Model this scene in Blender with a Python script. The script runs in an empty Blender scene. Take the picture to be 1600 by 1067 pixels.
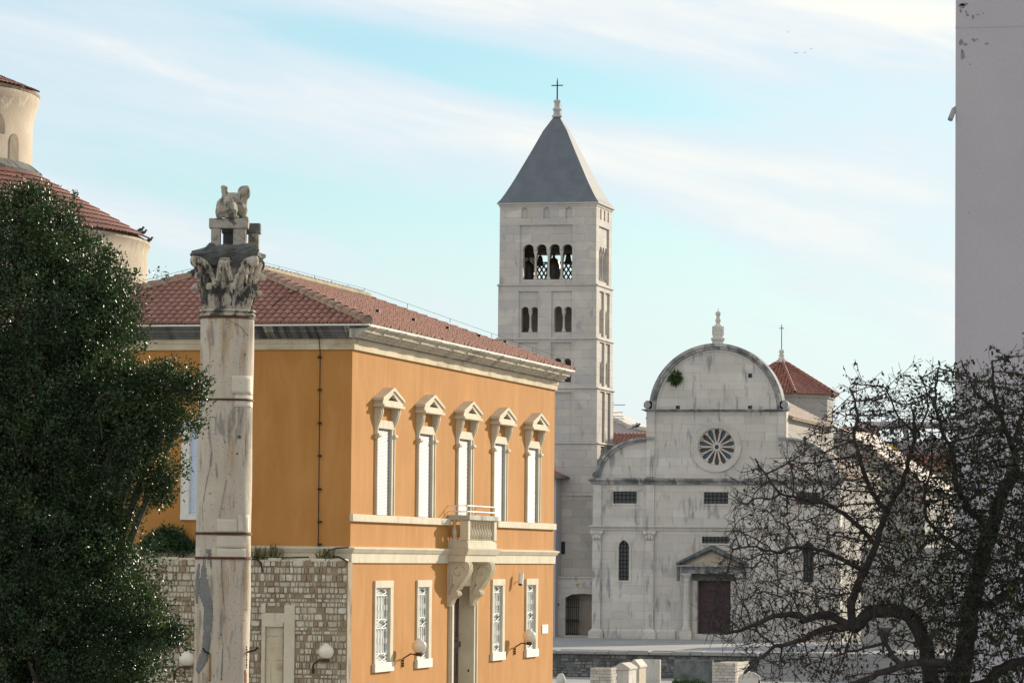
import bpy, bmesh, math, random
import numpy as np
from mathutils import Vector, Matrix
random.seed(7); RNG = np.random.default_rng(7)
rad = math.radians
SC = bpy.context.scene
COL = SC.collection
# ------------------------------------------------------------------ camera
EYE = 7.4; F = 6000.0; PITCH, ROLL, YAW = rad(3.237), rad(0.51), rad(13.525)
cf = Vector((-math.sin(YAW)*math.cos(PITCH), math.cos(YAW)*math.cos(PITCH), math.sin(PITCH)))
cr0 = Vector((math.cos(YAW), math.sin(YAW), 0)); cu0 = cr0.cross(cf)
cr = math.cos(ROLL)*cr0 + math.sin(ROLL)*cu0; cu = -math.sin(ROLL)*cr0 + math.cos(ROLL)*cu0
CP = Vector((0, 0, EYE))
cam = bpy.data.cameras.new('camera'); camo = bpy.data.objects.new('camera', cam); COL.objects.link(camo)
cam.sensor_width = 36; cam.lens = 36*F/1600; cam.clip_start = 0.5; cam.clip_end = 6000
m = Matrix((cr, cu, -cf)).transposed().to_4x4(); m.translation = CP; camo.matrix_world = m
SC.camera = camo
# ------------------------------------------------------------------ light
SUN_AZ, SUN_EL = rad(24), rad(17)          # azimuth measured from +Y (receding streets) towards +X
sd = Vector((math.sin(SUN_AZ)*math.cos(SUN_EL), math.cos(SUN_AZ)*math.cos(SUN_EL), math.sin(SUN_EL)))
sl = bpy.data.lights.new('sun', 'SUN'); sl.energy = 4.4; sl.angle = rad(0.6); sl.color = (1.0, .87, .68)
slo = bpy.data.objects.new('sun', sl); COL.objects.link(slo); slo.rotation_euler = (-sd).to_track_quat('-Z', 'Y').to_euler()
vs = SC.view_settings; vs.view_transform = 'Standard'; vs.look = 'None'; vs.gamma = 1; vs.exposure = 0.6; vs.use_curve_mapping = False

class NT:
    def __init__(s, tree): s.t = tree
    def n(s, typ, props=None, **ins):
        nd = s.t.nodes.new('ShaderNode'+typ)
        for k, v in (props or {}).items(): setattr(nd, k, v)
        for k, v in ins.items(): s.set(nd, k, v)
        return nd
    def set(s, nd, k, v):
        if isinstance(k, str) and k.startswith('i') and k[1:].isdigit(): sock = nd.inputs[int(k[1:])]
        else: sock = nd.inputs[k.replace('_', ' ')]
        if isinstance(v, bpy.types.NodeSocket): s.t.links.new(v, sock)
        elif isinstance(v, (tuple, list)) and len(v) == 3 and sock.type == 'RGBA': sock.default_value = (*v, 1)
        else: sock.default_value = v
    def math(s, op, a, b=None, c=None, clamp=False):
        kw = {'i0': a}
        if b is not None: kw['i1'] = b
        if c is not None: kw['i2'] = c
        return s.n('Math', {'operation': op, 'use_clamp': clamp}, **kw).outputs[0]
    def vmath(s, op, a, b): return s.n('VectorMath', {'operation': op}, i0=a, i1=b).outputs[0]
    def mix(s, f, a, b, blend='MIX'):
        nd = s.n('Mix', {'data_type': 'RGBA', 'blend_type': blend})
        s.set(nd, 'i0', f); s.set(nd, 'i6', a); s.set(nd, 'i7', b)
        return nd.outputs[2]
    def ramp(s, f, lo, hi): # smooth 0..1 map
        return s.n('MapRange', {'interpolation_type': 'SMOOTHSTEP'}, Value=f, From_Min=lo, From_Max=hi).outputs[0]
    def noise(s, vec, scale, detail=4, rough=.55, dist=0):
        return s.n('TexNoise', None, Vector=vec, Scale=scale, Detail=detail, Roughness=rough, Distortion=dist).outputs[0]

W = bpy.data.worlds.new('World'); SC.world = W; W.use_nodes = True
t = NT(W.node_tree); W.node_tree.nodes.clear()
sky = t.n('TexSky', {'sky_type': 'NISHITA', 'sun_disc': False, 'sun_elevation': SUN_EL, 'sun_rotation': SUN_AZ, 'air_density': 1.0, 'dust_density': .6, 'ozone_density': 2.0})
gen = t.n('TexCoord').outputs['Generated']
sep = t.n('SeparateXYZ', None, Vector=gen)
az = t.n('VectorMath', {'operation': 'DOT_PRODUCT'}, i0=gen, i1=tuple(cr0)).outputs['Value']
e2 = t.math('MULTIPLY_ADD', az, .22, sep.outputs[2])           # streaks fall a little to the right
vec = t.n('CombineXYZ', None, X=az, Y=e2, Z=t.math('MULTIPLY', sep.outputs[1], .4)).outputs[0]
n1 = t.noise(t.vmath('MULTIPLY', vec, (5, 26, 3)), 1.0, 6, .52, .5)
n2 = t.noise(t.vmath('MULTIPLY', vec, (22, 120, 6)), 1.0, 5, .6, .6)
n3 = t.noise(t.vmath('MULTIPLY', vec, (2.2, 8, 2)), 1.3, 3, .5, .2)
cl = t.math('ADD', t.math('MULTIPLY', n1, .75), t.math('ADD', t.math('MULTIPLY', n2, .30), t.math('MULTIPLY', n3, .35)))
def bump(a0, e0, wa, we):      # a soft patch of the sky, by direction
    q = t.math('ADD', t.math('POWER', t.math('ABSOLUTE', t.math('DIVIDE', t.math('SUBTRACT', az, a0), wa)), 2.0),
               t.math('POWER', t.math('ABSOLUTE', t.math('DIVIDE', t.math('SUBTRACT', e2, e0), we)), 2.0))
    return t.math('POWER', 2.718, t.math('MULTIPLY', q, -1.0))
def sky_ae(px, py):
    d = ((cr*(px-800) - cu*(py-533.5))/F + cf).normalized(); a = d.dot(cr0); return a, d.z + .22*a
for (px, py, wa, we, amp) in ((700, 105, .055, .0065, -.34), (960, 150, .05, .008, -.25), (620, 190, .05, .008, .12), (1420, 15, .05, .008, .22), (1330, 400, .07, .007, .15),
                              (1080, 215, .06, .007, .10), (560, 330, .05, .006, -.12), (1330, 170, .06, .008, -.08), (1000, 380, .05, .014, -.20), (250, 300, .05, .006, -.12), (650, 420, .05, .018, -.10),
                              (1330, 470, .04, .006, .14), (900, 620, .2, .012, -.08)):
    a, e = sky_ae(px, py); cl = t.math('ADD', cl, t.math('MULTIPLY', bump(a, e, wa, we), amp))
cov = t.ramp(cl, .36, .90)
warm = t.ramp(cl, .72, .98)
ccol = t.mix(warm, (6.9, 7.4, 8.0), (8.7, 8.55, 7.9))
fwd = t.n('VectorMath', {'operation': 'DOT_PRODUCT'}, i0=gen, i1=tuple(sd)).outputs['Value']      # unseen clouds opposite the sun are brightened to lift the shaded fronts
ccol = t.n('VectorMath', {'operation': 'SCALE'}, i0=ccol, Scale=1.0).outputs[0]
ccol = t.mix(t.ramp(t.math('MULTIPLY', fwd, -1.0), -.45, .5), ccol, (10.2, 10.0, 9.7))
skt = t.mix(1.0, sky.outputs[0], (.76, 1.05, 1.08), 'MULTIPLY')
lowe = t.math('SUBTRACT', 1.0, t.ramp(t.math('ABSOLUTE', sep.outputs[2]), .01, .15))       # pale haze towards the horizon
skc = t.mix(t.math('MAXIMUM', t.math('MULTIPLY_ADD', cov, .78, .16), t.math('MULTIPLY', lowe, .92)), skt, ccol)
bg = t.n('Background', None, Color=skc, Strength=.078)
t.t.links.new(bg.outputs[0], t.n('OutputWorld').inputs[0])

# ------------------------------------------------------------------ measuring helpers: photograph pixel -> point on a plane of the place
def ray(px, py): return cr*((px-800)/F) - cu*((py-533.5)/F) + cf
def at(px, py, Z): return CP + ray(px, py)*Z
def onY(px, py, Y): d = ray(px, py); return CP + d*((Y-CP.y)/d.y)
def onX(px, py, X): d = ray(px, py); return CP + d*((X-CP.x)/d.x)

# ------------------------------------------------------------------ mesh helpers
def panel2d(outer, holes, h):
    cu_ = bpy.data.curves.new('p', 'CURVE'); cu_.dimensions = '2D'; cu_.fill_mode = 'BOTH'; cu_.extrude = h
    for pts in [outer]+list(holes):
        sp = cu_.splines.new('POLY'); sp.points.add(len(pts)-1); sp.use_cyclic_u = True
        for i, p in enumerate(pts): sp.points[i].co = (p[0], p[1], 0, 1)
    o = bpy.data.objects.new('p', cu_); me = bpy.data.meshes.new_from_object(o)
    vs_ = [tuple(v.co) for v in me.vertices]; fs_ = [tuple(p.vertices) for p in me.polygons]
    bpy.data.objects.remove(o); bpy.data.curves.remove(cu_); bpy.data.meshes.remove(me)
    return vs_, fs_
class MB:
    def __init__(s): s.v = []; s.f = []
    def add(s, vs_, fs_, fn=None):
        b = len(s.v)
        s.v += [tuple(fn(*p)) if fn else tuple(p) for p in vs_]; s.f += [tuple(i+b for i in f) for f in fs_]; return s
    def box(s, x0, x1, y0, y1, z0, z1, fn=None):
        return s.add([(x0,y0,z0),(x1,y0,z0),(x1,y1,z0),(x0,y1,z0),(x0,y0,z1),(x1,y0,z1),(x1,y1,z1),(x0,y1,z1)],
                     [(0,3,2,1),(4,5,6,7),(0,1,5,4),(1,2,6,5),(2,3,7,6),(3,0,4,7)], fn)
    def panY(s, outer, holes, y0, y1):   # polygons in (x, z), thickness along Y
        a, f = panel2d(outer, holes, (y1-y0)/2); return s.add(a, f, lambda u, v, w: (u, (y0+y1)/2+w, v))
    def panX(s, outer, holes, x0, x1):   # polygons in (y, z), thickness along X
        a, f = panel2d(outer, holes, (x1-x0)/2); return s.add(a, f, lambda u, v, w: ((x0+x1)/2+w, u, v))
    def rings(s, loops, closed=True, cap0=True, cap1=True):
        b = len(s.v); n = len(loops[0])
        for L in loops: s.v += [tuple(p) for p in L]
        for i in range(len(loops)-1):
            for j in range(n if closed else n-1):
                k = (j+1) % n
                s.f.append((b+i*n+j, b+i*n+k, b+(i+1)*n+k, b+(i+1)*n+j))
        if cap0: s.f.append(tuple(b+j for j in reversed(range(n))))
        if cap1: s.f.append(tuple(b+(len(loops)-1)*n+j for j in range(n)))
        return s
    def lathe(s, cx, cy, prof, seg=24, ph=0, a0=0, a1=2*math.pi):
        full = abs(a1-a0-2*math.pi) < 1e-6; n = seg if full else seg+1
        loops = [[(cx+r*math.cos(ph+a0+(a1-a0)*j/seg), cy+r*math.sin(ph+a0+(a1-a0)*j/seg), z) for j in range(n)] for r, z in prof]
        return s.rings(loops, full, full, full)
    def rect(s, x0, x1, y0, y1, prof, cap=False):  # (offset, z) swept round a rectangle
        loops = [[(x0-o,y0-o,z),(x1+o,y0-o,z),(x1+o,y1+o,z),(x0-o,y1+o,z)] for o, z in prof]
        return s.rings(loops, True, cap, cap)
    def tube(s, pts, r, seg=6):
        pts = [Vector(p) for p in pts]; rr = r if isinstance(r, (list, tuple)) else [r]*len(pts); loops = []
        for i, p in enumerate(pts):
            d = (pts[min(i+1, len(pts)-1)]-pts[max(i-1, 0)]).normalized()
            a = d.orthogonal().normalized() if abs(d.z) > .9 else d.cross(Vector((0,0,1))).normalized(); b = d.cross(a)
            loops.append([p+(a*math.cos(2*math.pi*j/seg)+b*math.sin(2*math.pi*j/seg))*rr[i] for j in range(seg)])
        return s.rings(loops)
    def ell(s, c, r, rot=None, nu=16, nv=10):
        c = Vector(c); loops = []
        for i in range(nv+1):
            ph = math.pi*i/nv; ph = min(max(ph, .05), math.pi-.05)
            loops.append([c + ((rot or Matrix.Identity(3)) @ Vector((r[0]*math.sin(ph)*math.cos(2*math.pi*j/nu), r[1]*math.sin(ph)*math.sin(2*math.pi*j/nu), -r[2]*math.cos(ph)))) for j in range(nu)])
        return s.rings(loops)
    def build(s, name, mat, parent=None, smooth=None, recalc=True, bevel=0):
        me = bpy.data.meshes.new(name); me.from_pydata(s.v, [], s.f)
        if recalc:
            bm = bmesh.new(); bm.from_mesh(me); bmesh.ops.recalc_face_normals(bm, faces=bm.faces); bm.to_mesh(me); bm.free()
        if smooth:
            me.polygons.foreach_set('use_smooth', [True]*len(me.polygons)); me.set_sharp_from_angle(angle=rad(smooth))
        me.materials.append(mat); me.update()
        o = bpy.data.objects.new(name, me); COL.objects.link(o)
        if bevel:
            md = o.modifiers.new('bevel', 'BEVEL'); md.width = bevel; md.segments = 2; md.limit_method = 'ANGLE'; md.angle_limit = rad(40)
        if parent: attach(o, parent)
        return o
def attach(o, parent):
    o.parent = parent
    if parent.type == 'EMPTY': o.matrix_parent_inverse = Matrix.Translation(-Vector(parent.location))
def thing(name, loc, label, cat, group=None):
    o = bpy.data.objects.new(name, None); COL.objects.link(o); o.location = loc; o.empty_display_size = .3
    return tag(o, label, cat, group)
def tag(o, label, cat, group=None):
    o['label'] = label; o['category'] = cat
    if group: o['group'] = group
    return o
def struct(o): o['kind'] = 'structure'; return o
def npmesh(name, V, Fq, mat, parent=None, smooth=False):
    me = bpy.data.meshes.new(name); n = Fq.shape[1]
    me.vertices.add(len(V)); me.vertices.foreach_set('co', V.astype(np.float32).ravel())
    me.loops.add(Fq.size); me.loops.foreach_set('vertex_index', Fq.astype(np.int32).ravel())
    me.polygons.add(len(Fq)); me.polygons.foreach_set('loop_start', np.arange(0, Fq.size, n, dtype=np.int32))
    if smooth: me.polygons.foreach_set('use_smooth', np.ones(len(Fq), bool))
    me.update(calc_edges=True); me.validate(); me.materials.append(mat)
    o = bpy.data.objects.new(name, me); COL.objects.link(o)
    if parent: attach(o, parent)
    return o
def arch(u0, u1, v0, vs_, n=10, pointed=0):   # opening outline: v0 bottom, vs_ springing
    c = (u0+u1)/2; r = (u1-u0)/2; P = [(u0, v0)]
    for i in range(n+1):
        a = math.pi - math.pi*i/n
        P.append((c+r*math.cos(a), vs_+r*math.sin(a)*(1+pointed*(1-abs(math.cos(a))))))
    return P+[(u1, v0)]
def arcade(spans, v0, vs_, n=8):
    P = [(spans[0][0], v0)]
    for u0, u1 in spans:
        c = (u0+u1)/2; r = (u1-u0)/2
        P += [(c+r*math.cos(math.pi-math.pi*i/n), vs_+r*math.sin(math.pi*i/n)) for i in range(n+1)]
    return P+[(spans[-1][1], v0)]

# ------------------------------------------------------------------ materials
def mat_base(name, rough=.85, spec=.3):
    M = bpy.data.materials.new(name); M.use_nodes = True; t = NT(M.node_tree); b = M.node_tree.nodes['Principled BSDF']
    b.inputs['Roughness'].default_value = rough; b.inputs['Specular IOR Level'].default_value = spec
    return M, t, b
def wall_uv(t):
    tc = t.n('TexCoord').outputs['Object']; s = t.n('SeparateXYZ', None, Vector=tc); g = t.n('SeparateXYZ', None, Vector=t.n('NewGeometry').outputs['True Normal'])
    k = t.math('GREATER_THAN', t.math('ABSOLUTE', g.outputs[0]), t.math('ABSOLUTE', g.outputs[1]))
    h = t.n('Mix', {'data_type': 'FLOAT'}, i0=k, i2=s.outputs[0], i3=s.outputs[1]).outputs[0]
    return tc, t.n('CombineXYZ', None, X=h, Y=s.outputs[2], Z=0.0).outputs[0], s
def set_bump(t, b, h, st, d): t.set(b, 'Normal', t.n('Bump', None, Strength=st, Distance=d, Height=h).outputs[0])
def stone(name, c1, c2, scale=1.2, brick=None, mortar=(.2,.19,.17), btint=.22, stain=None, stain2=None, speck=None, rough=.88, bumpd=.01, fine=18):
    M, t, b = mat_base(name, rough, .25); tc, hv, s = wall_uv(t)
    col = t.mix(t.ramp(t.noise(tc, scale, 6, .6), .32, .68), c1, c2)
    col = t.mix(t.math('MULTIPLY', t.ramp(t.noise(tc, fine, 4, .65), .45, .75), .35), col, tuple(x*.72 for x in c1))
    h = t.noise(tc, fine*.8, 6, .6)
    if brick:
        d = t.n('VectorMath', {'operation': 'MULTIPLY_ADD'}, i0=t.n('TexNoise', None, Vector=hv, Scale=2.2, Detail=3.0).outputs[1], i1=(.05, .05, 0), i2=hv).outputs[0]
        bt = t.n('TexBrick', {'offset': .5, 'squash': 1.35, 'squash_frequency': 3, 'offset_frequency': 2}, Vector=d, Color1=(0,0,0), Color2=(1,1,1), Mortar=(.5,.5,.5), Scale=1.0, Mortar_Size=brick[2], Mortar_Smooth=.3, Bias=0.0, Brick_Width=brick[0], Row_Height=brick[1])
        col = t.mix(t.math('MULTIPLY', bt.outputs[0], btint), col, tuple(x*.55 for x in c1))
        vor = t.n('TexVoronoi', {'voronoi_dimensions': '2D'}, Vector=t.vmath('MULTIPLY', hv, (1/brick[0]/1.3, 1/brick[1]/1.5, 0)), Scale=1.0, Randomness=.7)
        vc = t.n('SeparateColor', None, i0=vor.outputs['Color']).outputs[0]
        col = t.mix(t.math('MULTIPLY', t.ramp(vc, .55, .95), btint*1.1), col, (c2[0]*.80, c2[1]*.84, c2[2]*.92))
        mk = t.math('MULTIPLY', bt.outputs['Fac'], t.ramp(t.noise(tc, 1.7, 3, .5), .34, .66))
        col = t.mix(t.math('MULTIPLY', mk, .8), col, mortar)
        h = t.math('ADD', t.math('MULTIPLY', h, .4), t.math('MULTIPLY', bt.outputs['Fac'], -1.0))
    for st in (stain, stain2):
        if st:
            sc_, lo, hi, sx, sz, amt = st
            f = t.noise(t.vmath('MULTIPLY', hv, (sx, sz, 1)), 1.0, 6, .62, .3)
            g = t.noise(tc, .55, 3, .5)
            f = t.ramp(t.math('ADD', f, t.math('MULTIPLY_ADD', g, .5, -.25)), lo, hi)
            col = t.mix(t.math('MULTIPLY', f, amt), col, sc_)
    if speck:
        col = t.mix(t.math('MULTIPLY', t.ramp(t.noise(tc, speck[1], 3, .7), speck[2], speck[2]+.06), .85), col, speck[0])
    t.set(b, 'Base Color', col); set_bump(t, b, h, .6, bumpd)
    return M
def plain(name, c, rough=.6, metal=0, var=.25, scale=6, spec=.35):
    M, t, b = mat_base(name, rough, spec); tc = t.n('TexCoord').outputs['Object']
    col = t.mix(t.ramp(t.noise(tc, scale, 5, .6), .3, .7), c, tuple(x*(1-var) for x in c))
    t.set(b, 'Base Color', col); b.inputs['Metallic'].default_value = metal
    set_bump(t, b, t.noise(tc, scale*5, 4, .6), .25, .004)
    return M
def tile_mat(name, a, b_, c, lichen=.25):
    M, t, b = mat_base(name, .62, .5); tc = t.n('TexCoord').outputs['Object']
    r = t.n('NewGeometry').outputs['Random Per Island']
    col = t.mix(r, a, b_); col = t.mix(t.math('MULTIPLY', t.ramp(t.noise(tc, .9, 5, .6), .42, .7), .55), col, c)
    col = t.mix(t.math('MULTIPLY', t.ramp(t.noise(tc, 7, 5, .7), .55, .75), lichen), col, (.33, .29, .22))
    t.set(b, 'Base Color', col); set_bump(t, b, t.noise(tc, 40, 4, .6), .4, .004)
    return M
def foliage_mat(name, a, b_, rough=.35, spec=.5, trans=.12, third=None, clump=None):
    M, t, b = mat_base(name, rough, spec); r = t.n('NewGeometry').outputs['Random Per Island']
    col = t.mix(r, a, b_)
    if clump: col = t.mix(t.ramp(t.noise(t.n('TexCoord').outputs['Object'], clump[1], 4, .6), .48, .70), col, clump[0])
    if third: col = t.mix(t.ramp(t.math('FRACT', t.math('MULTIPLY', r, 37.3)), third[1], third[1]+.04), col, third[0])
    t.set(b, 'Base Color', col)
    tr = t.n('BsdfTranslucent', None, Color=t.mix(1.0, col, (1.6, 1.9, .7), 'MULTIPLY'))
    ms = t.n('MixShader', None, i0=trans, i1=b.outputs[0], i2=tr.outputs[0])
    t.t.links.new(ms.outputs[0], t.t.nodes['Material Output'].inputs[0])
    return M
def stucco(name, a, b_, c):
    M, t, b = mat_base(name, .9, .2); tc, hv, s = wall_uv(t)
    col = t.mix(t.ramp(t.noise(tc, .5, 5, .6), .3, .7), a, b_)
    col = t.mix(t.math('MULTIPLY', t.ramp(t.noise(t.vmath('MULTIPLY', hv, (1.7, .3, 1)), 1.0, 7, .65, .8), .42, .74), .6), col, c)
    col = t.mix(t.math('MULTIPLY', t.ramp(t.noise(t.vmath('MULTIPLY', hv, (1.1, .5, 1)), 1.0, 6, .65, .6), .56, .74), .30), col, tuple(x*.72 for x in b_))
    col = t.mix(t.math('MULTIPLY', t.ramp(t.noise(tc, 60, 3, .7), .5, .8), .25), col, tuple(x*.8 for x in a))
    t.set(b, 'Base Color', col); set_bump(t, b, t.math('ADD', t.noise(tc, 90, 4, .6), t.math('MULTIPLY', t.noise(tc, 3, 3, .5), 1.5)), .35, .008)
    return M
BLK = (.035, .037, .04)
M_orange = stucco('orange_stucco', (.475, .226, .064), (.425, .196, .052), (.55, .285, .10))
M_trim = stone('trim_limestone', (.66, .60, .46), (.58, .52, .39), 2.0, stain=((.30, .26, .18), .55, .8, 6, .8, .5), bumpd=.004)
M_corn2 = stone('pale_cornice', (.52, .49, .39), (.42, .40, .33), 1.6, stain=((.17, .165, .14), .50, .68, 1.3, .5, .75), stain2=((.62, .58, .46), .56, .66, 4, .2, .8), bumpd=.008)  # paler stone, weathered differently by rain than the blackened front cornice
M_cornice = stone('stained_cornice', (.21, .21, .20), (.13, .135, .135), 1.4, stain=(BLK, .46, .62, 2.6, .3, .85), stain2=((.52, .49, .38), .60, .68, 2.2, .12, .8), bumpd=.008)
M_frieze = stone('frieze_limestone', (.66, .58, .42), (.56, .47, .32), 1.2, brick=(1.6, .6, .012), btint=.2, stain=((.26, .18, .09), .5, .72, 1.2, 2.5, .6))
M_white = plain('white_stone', (.74, .72, .64), .7, var=.12, scale=9)
M_shut = plain('white_shutter', (.40, .415, .435), .6, var=.06, scale=3)
M_shutb = plain('pale_shutter', (.66, .74, .86), .45, var=.06, scale=3)
M_tower = stone('tower_limestone', (.61, .565, .505), (.515, .475, .43), .45, brick=(1.35, .62, .014), mortar=(.22, .19, .17), btint=.42, stain=((.25, .25, .27), .60, .75, 1.5, .6, .6), stain2=((.58, .50, .40), .56, .75, .6, .5, .5))
M_church = stone('church_limestone', (.645, .61, .545), (.575, .535, .475), .5, brick=(1.5, .62, .010), mortar=(.28, .27, .25), btint=.36, stain=((.16, .165, .175), .535, .70, 2.6, .40, .65), stain2=((.46, .37, .27), .63, .76, 1.2, .7, .55))
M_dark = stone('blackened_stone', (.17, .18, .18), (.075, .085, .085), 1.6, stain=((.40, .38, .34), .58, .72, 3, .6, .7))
M_arch = stone('arch_moulding', (.34, .34, .33), (.10, .105, .11), 1.1, stain=((.52, .50, .46), .52, .66, 1.5, .8, .75))
M_col = stone('column_marble', (.63, .545, .43), (.54, .475, .385), 1.0, stain=((.42, .27, .13), .50, .68, 4, .28, .75), stain2=((.23, .22, .20), .55, .66, 7, 1.0, .75), speck=((.12, .11, .10), 16, .62), bumpd=.006)
M_cap = stone('weathered_capital', (.56, .50, .40), (.47, .42, .34), 2.4, stain=((.03, .03, .032), .50, .585, 4.2, 1.9, .93), stain2=((.12, .12, .11), .56, .66, 5, 3, .8), bumpd=.02)
M_lion = stone('lichen_stone', (.44, .39, .32), (.34, .31, .26), 5, stain=((.06, .06, .055), .49, .60, 4.5, 3.5, .85), stain2=((.20, .18, .07), .54, .64, 5, 5, .55), bumpd=.015, fine=30)
M_moss = stone('mossy_stone', (.15, .15, .14), (.08, .085, .085), 3, stain=((.19, .16, .045), .5, .68, 3.5, 3.5, .75), bumpd=.02)
M_rust = plain('rusty_iron', (.13, .06, .035), .8, .2, .5, 9)
M_iron = plain('black_iron', (.02, .02, .022), .5, .3, .3, 8)
M_mortar = stone('lime_mortar', (.37, .30, .20), (.28, .22, .15), 2.2, stain=((.12, .11, .09), .55, .72, 2, 1, .7), bumpd=.02)
M_tile = tile_mat('terracotta_tiles', (.37, .17, .115), (.265, .115, .08), (.20, .09, .07))
M_tile2 = tile_mat('red_tiles', (.33, .125, .085), (.23, .085, .06), (.17, .07, .055), .1)
M_lead = plain('lead_sheet', (.145, .165, .185), .75, .0, .18, 1.0, .35)
M_plaster = stone('aged_plaster', (.53, .455, .35), (.43, .36, .265), .6, stain=((.17, .14, .09), .60, .76, 1.6, .5, .7), stain2=((.72, .66, .55), .58, .7, 2, 1.4, .6), bumpd=.02)
M_grey = stone('grey_render', (.46, .425, .44), (.42, .39, .41), .35, stain=((.16, .15, .15), .72, .76, 3.5, 2.2, .8), bumpd=.004)
M_glass = plain('dark_glass', (.025, .035, .045), .12, 0, .3, 2, .5)
M_glassb = plain('blue_glass', (.03, .075, .14), .2, 0, .3, 8, .5)
M_glassr = plain('brown_boards', (.15, .11, .095), .6, 0, .3, 8)
M_curtain = plain('curtained_pane', (.46, .50, .48), .6, 0, .25, 4, .15)
M_door = plain('brown_paint', (.115, .068, .06), .55, 0, .25, 5)
M_doorc = plain('purple_brown_wood', (.075, .042, .045), .6, 0, .3, 3)
M_wpaint = plain('white_paint', (.78, .78, .74), .45, 0, .08, 10)
M_lamp = plain('opal_glass', (.80, .74, .60), .15, 0, .04, 3, .5)
M_pave = stone('stone_paving', (.36, .35, .335), (.28, .275, .265), .25, brick=(1.6, .9, .012), mortar=(.2,.19,.18), btint=.15)
M_bell = plain('bronze', (.05, .045, .035), .45, .6, .3, 5)
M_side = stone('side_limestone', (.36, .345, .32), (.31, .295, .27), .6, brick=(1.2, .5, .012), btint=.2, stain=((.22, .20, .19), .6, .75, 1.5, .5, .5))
M_glare = tile_mat('pale_glare_tiles', (.62, .52, .42), (.50, .40, .32), (.42, .30, .24), .1); M_glare.node_tree.nodes['Principled BSDF'].inputs['Roughness'].default_value = .5  # pale tiles with the grazing sun's glare put into their colour
M_chan = plain('shaded_channel_tiles', (.15, .075, .06), .8, 0, .35, 3)  # dark red puts the shade of the gaps between barrels into colour
# ================================================================== key planes
c0 = at(549, 700, 98); XO, YO = c0.x, c0.y
YL = onX(867, 610, XO).y; X0 = XO-8.8
YC = at(1119, 868, 279).y; YT = YC+3.0
PLZ = onY(1050, 998, YC-.6).z            # plaza level
YR = YC-36                               # edge of the plaza
# ================================================================== ground
g = MB(); g.add([(-900,-120,0),(900,-120,0),(900,1800,0),(-900,1800,0)], [(0,1,2,3)])
struct(g.build('ground', M_pave))
pz = MB().box(-260, 140, YR, YC+160, -.4, PLZ); struct(pz.build('pavement', M_pave, bevel=.03))

# ================================================================== roof tiles: courses of barrel tiles, every tile an island
def tile_slope(mb, A, B, T, rows, pitch, clip=None, seg=6, amp=.05, lift0=.042, hwf=.44):
    """A->B eave line, T: unit up-slope vector; clip(s, d): True where the slope exists"""
    A = Vector(A); B = Vector(B); U = (B-A); Lu = U.length; U /= Lu; T = Vector(T); up = U.cross(T); up = up if up.z > 0 else -up
    n = int(Lu/pitch)+1; ex = .36
    for r in range(rows):
        for k in range(n):
            s0 = k*pitch; dm = r*ex+ex/2
            if clip and not clip(s0+pitch/2, dm): continue
            j1, j2 = random.uniform(-.008, .008), random.uniform(-.012, .012)
            base = len(mb.v)
            for e, (d, lift, sc) in enumerate(((r*ex-.03+j2, lift0, 1.0), ((r+1)*ex+.02, .004, .92))):
                for i in range(seg+1):
                    a = math.pi*i/seg
                    mb.v.append(tuple(A+U*(s0+pitch/2+j1-math.cos(a)*pitch*hwf*sc)+T*d+up*(lift+amp*1.25*math.sin(a)*sc)))
            for i in range(seg+1): # thickness lip
                a = math.pi*i/seg
                mb.v.append(tuple(A+U*(s0+pitch/2+j1-math.cos(a)*pitch*hwf)+T*(r*ex-.03+j2)+up*(-.01+amp*.75*math.sin(a))))
            for i in range(seg):
                mb.f.append((base+i, base+i+1, base+seg+1+i+1, base+seg+1+i)); mb.f.append((base+2*(seg+1)+i, base+2*(seg+1)+i+1, base+i+1, base+i))
    return mb
def ridge_tiles(mb, P, Q, r=.13, n=None):
    P, Q = Vector(P), Vector(Q); L = (Q-P).length; n = n or int(L/.4); d = (Q-P)/L; sdv = d.cross(Vector((0,0,1))).normalized(); up = sdv.cross(d)
    for k in range(n):
        b = len(mb.v)
        for e, (tt, rr) in enumerate(((k/n*L, r*1.05), ((k+1)/n*L+.03, r*.92))):
            for i in range(7):
                a = math.pi*i/6; mb.v.append(tuple(P+d*tt+sdv*math.cos(a)*rr+up*(math.sin(a)*rr+.02*(e == 0))))
        mb.f += [(b+i, b+i+1, b+8+i, b+7+i) for i in range(6)]

# ================================================================== orange palace
OB = thing('orange_palace', (XO, YO, 0), 'orange stuccoed palace with white pedimented windows, a small balcony and a red hip roof', 'building')
zc = lambda px, py: onX(px, py, XO).z
yo = lambda px, py: onX(px, py, XO).y
z_eave = onY(549, 509, YO-.5).z; z_cb = onY(549, 528, YO-.4).z; z_fb = onY(549, 546, YO).z
z_s1, z_s0 = zc(549, 855.3), zc(549, 879)
z_b1, z_b0 = zc(546, 802.5), zc(546, 814)
# openings in the right wall
UW = [(586.9, 607.8), (651.9, 672.0), (714.0, 731.8), (769.8, 785.8), (822.2, 838.0)]
zt = zc(588, 668.6); zb = z_b1+.01
ups = [(yo(a, 740), yo(b, 740)) for a, b in UW]
LW = [(583.1, 612.0), (649.4, 672), (767.1, 786.6), (820, 838.4)]
lz1, lz0 = zc(597, 906.7), zc(595, 1049)
lws = [(yo(a, 960)+.14, yo(b, 960)-.30) for a, b in LW]
dy0, dy1 = yo(706.5, 960), yo(738, 960); dzt = zc(715, 915.5)
wall = MB()
E_ = .03; orect = lambda a, b, z0, z1: [(a-E_, z0-E_), (b+E_, z0-E_), (b+E_, z1+E_), (a-E_, z1+E_)]
holes = [orect(a, b, zb, zt) for a, b in ups] + [orect(a, b, lz0+.24, lz1-.19) for a, b in lws] + [orect(dy0, dy1, .35, dzt)]
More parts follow.
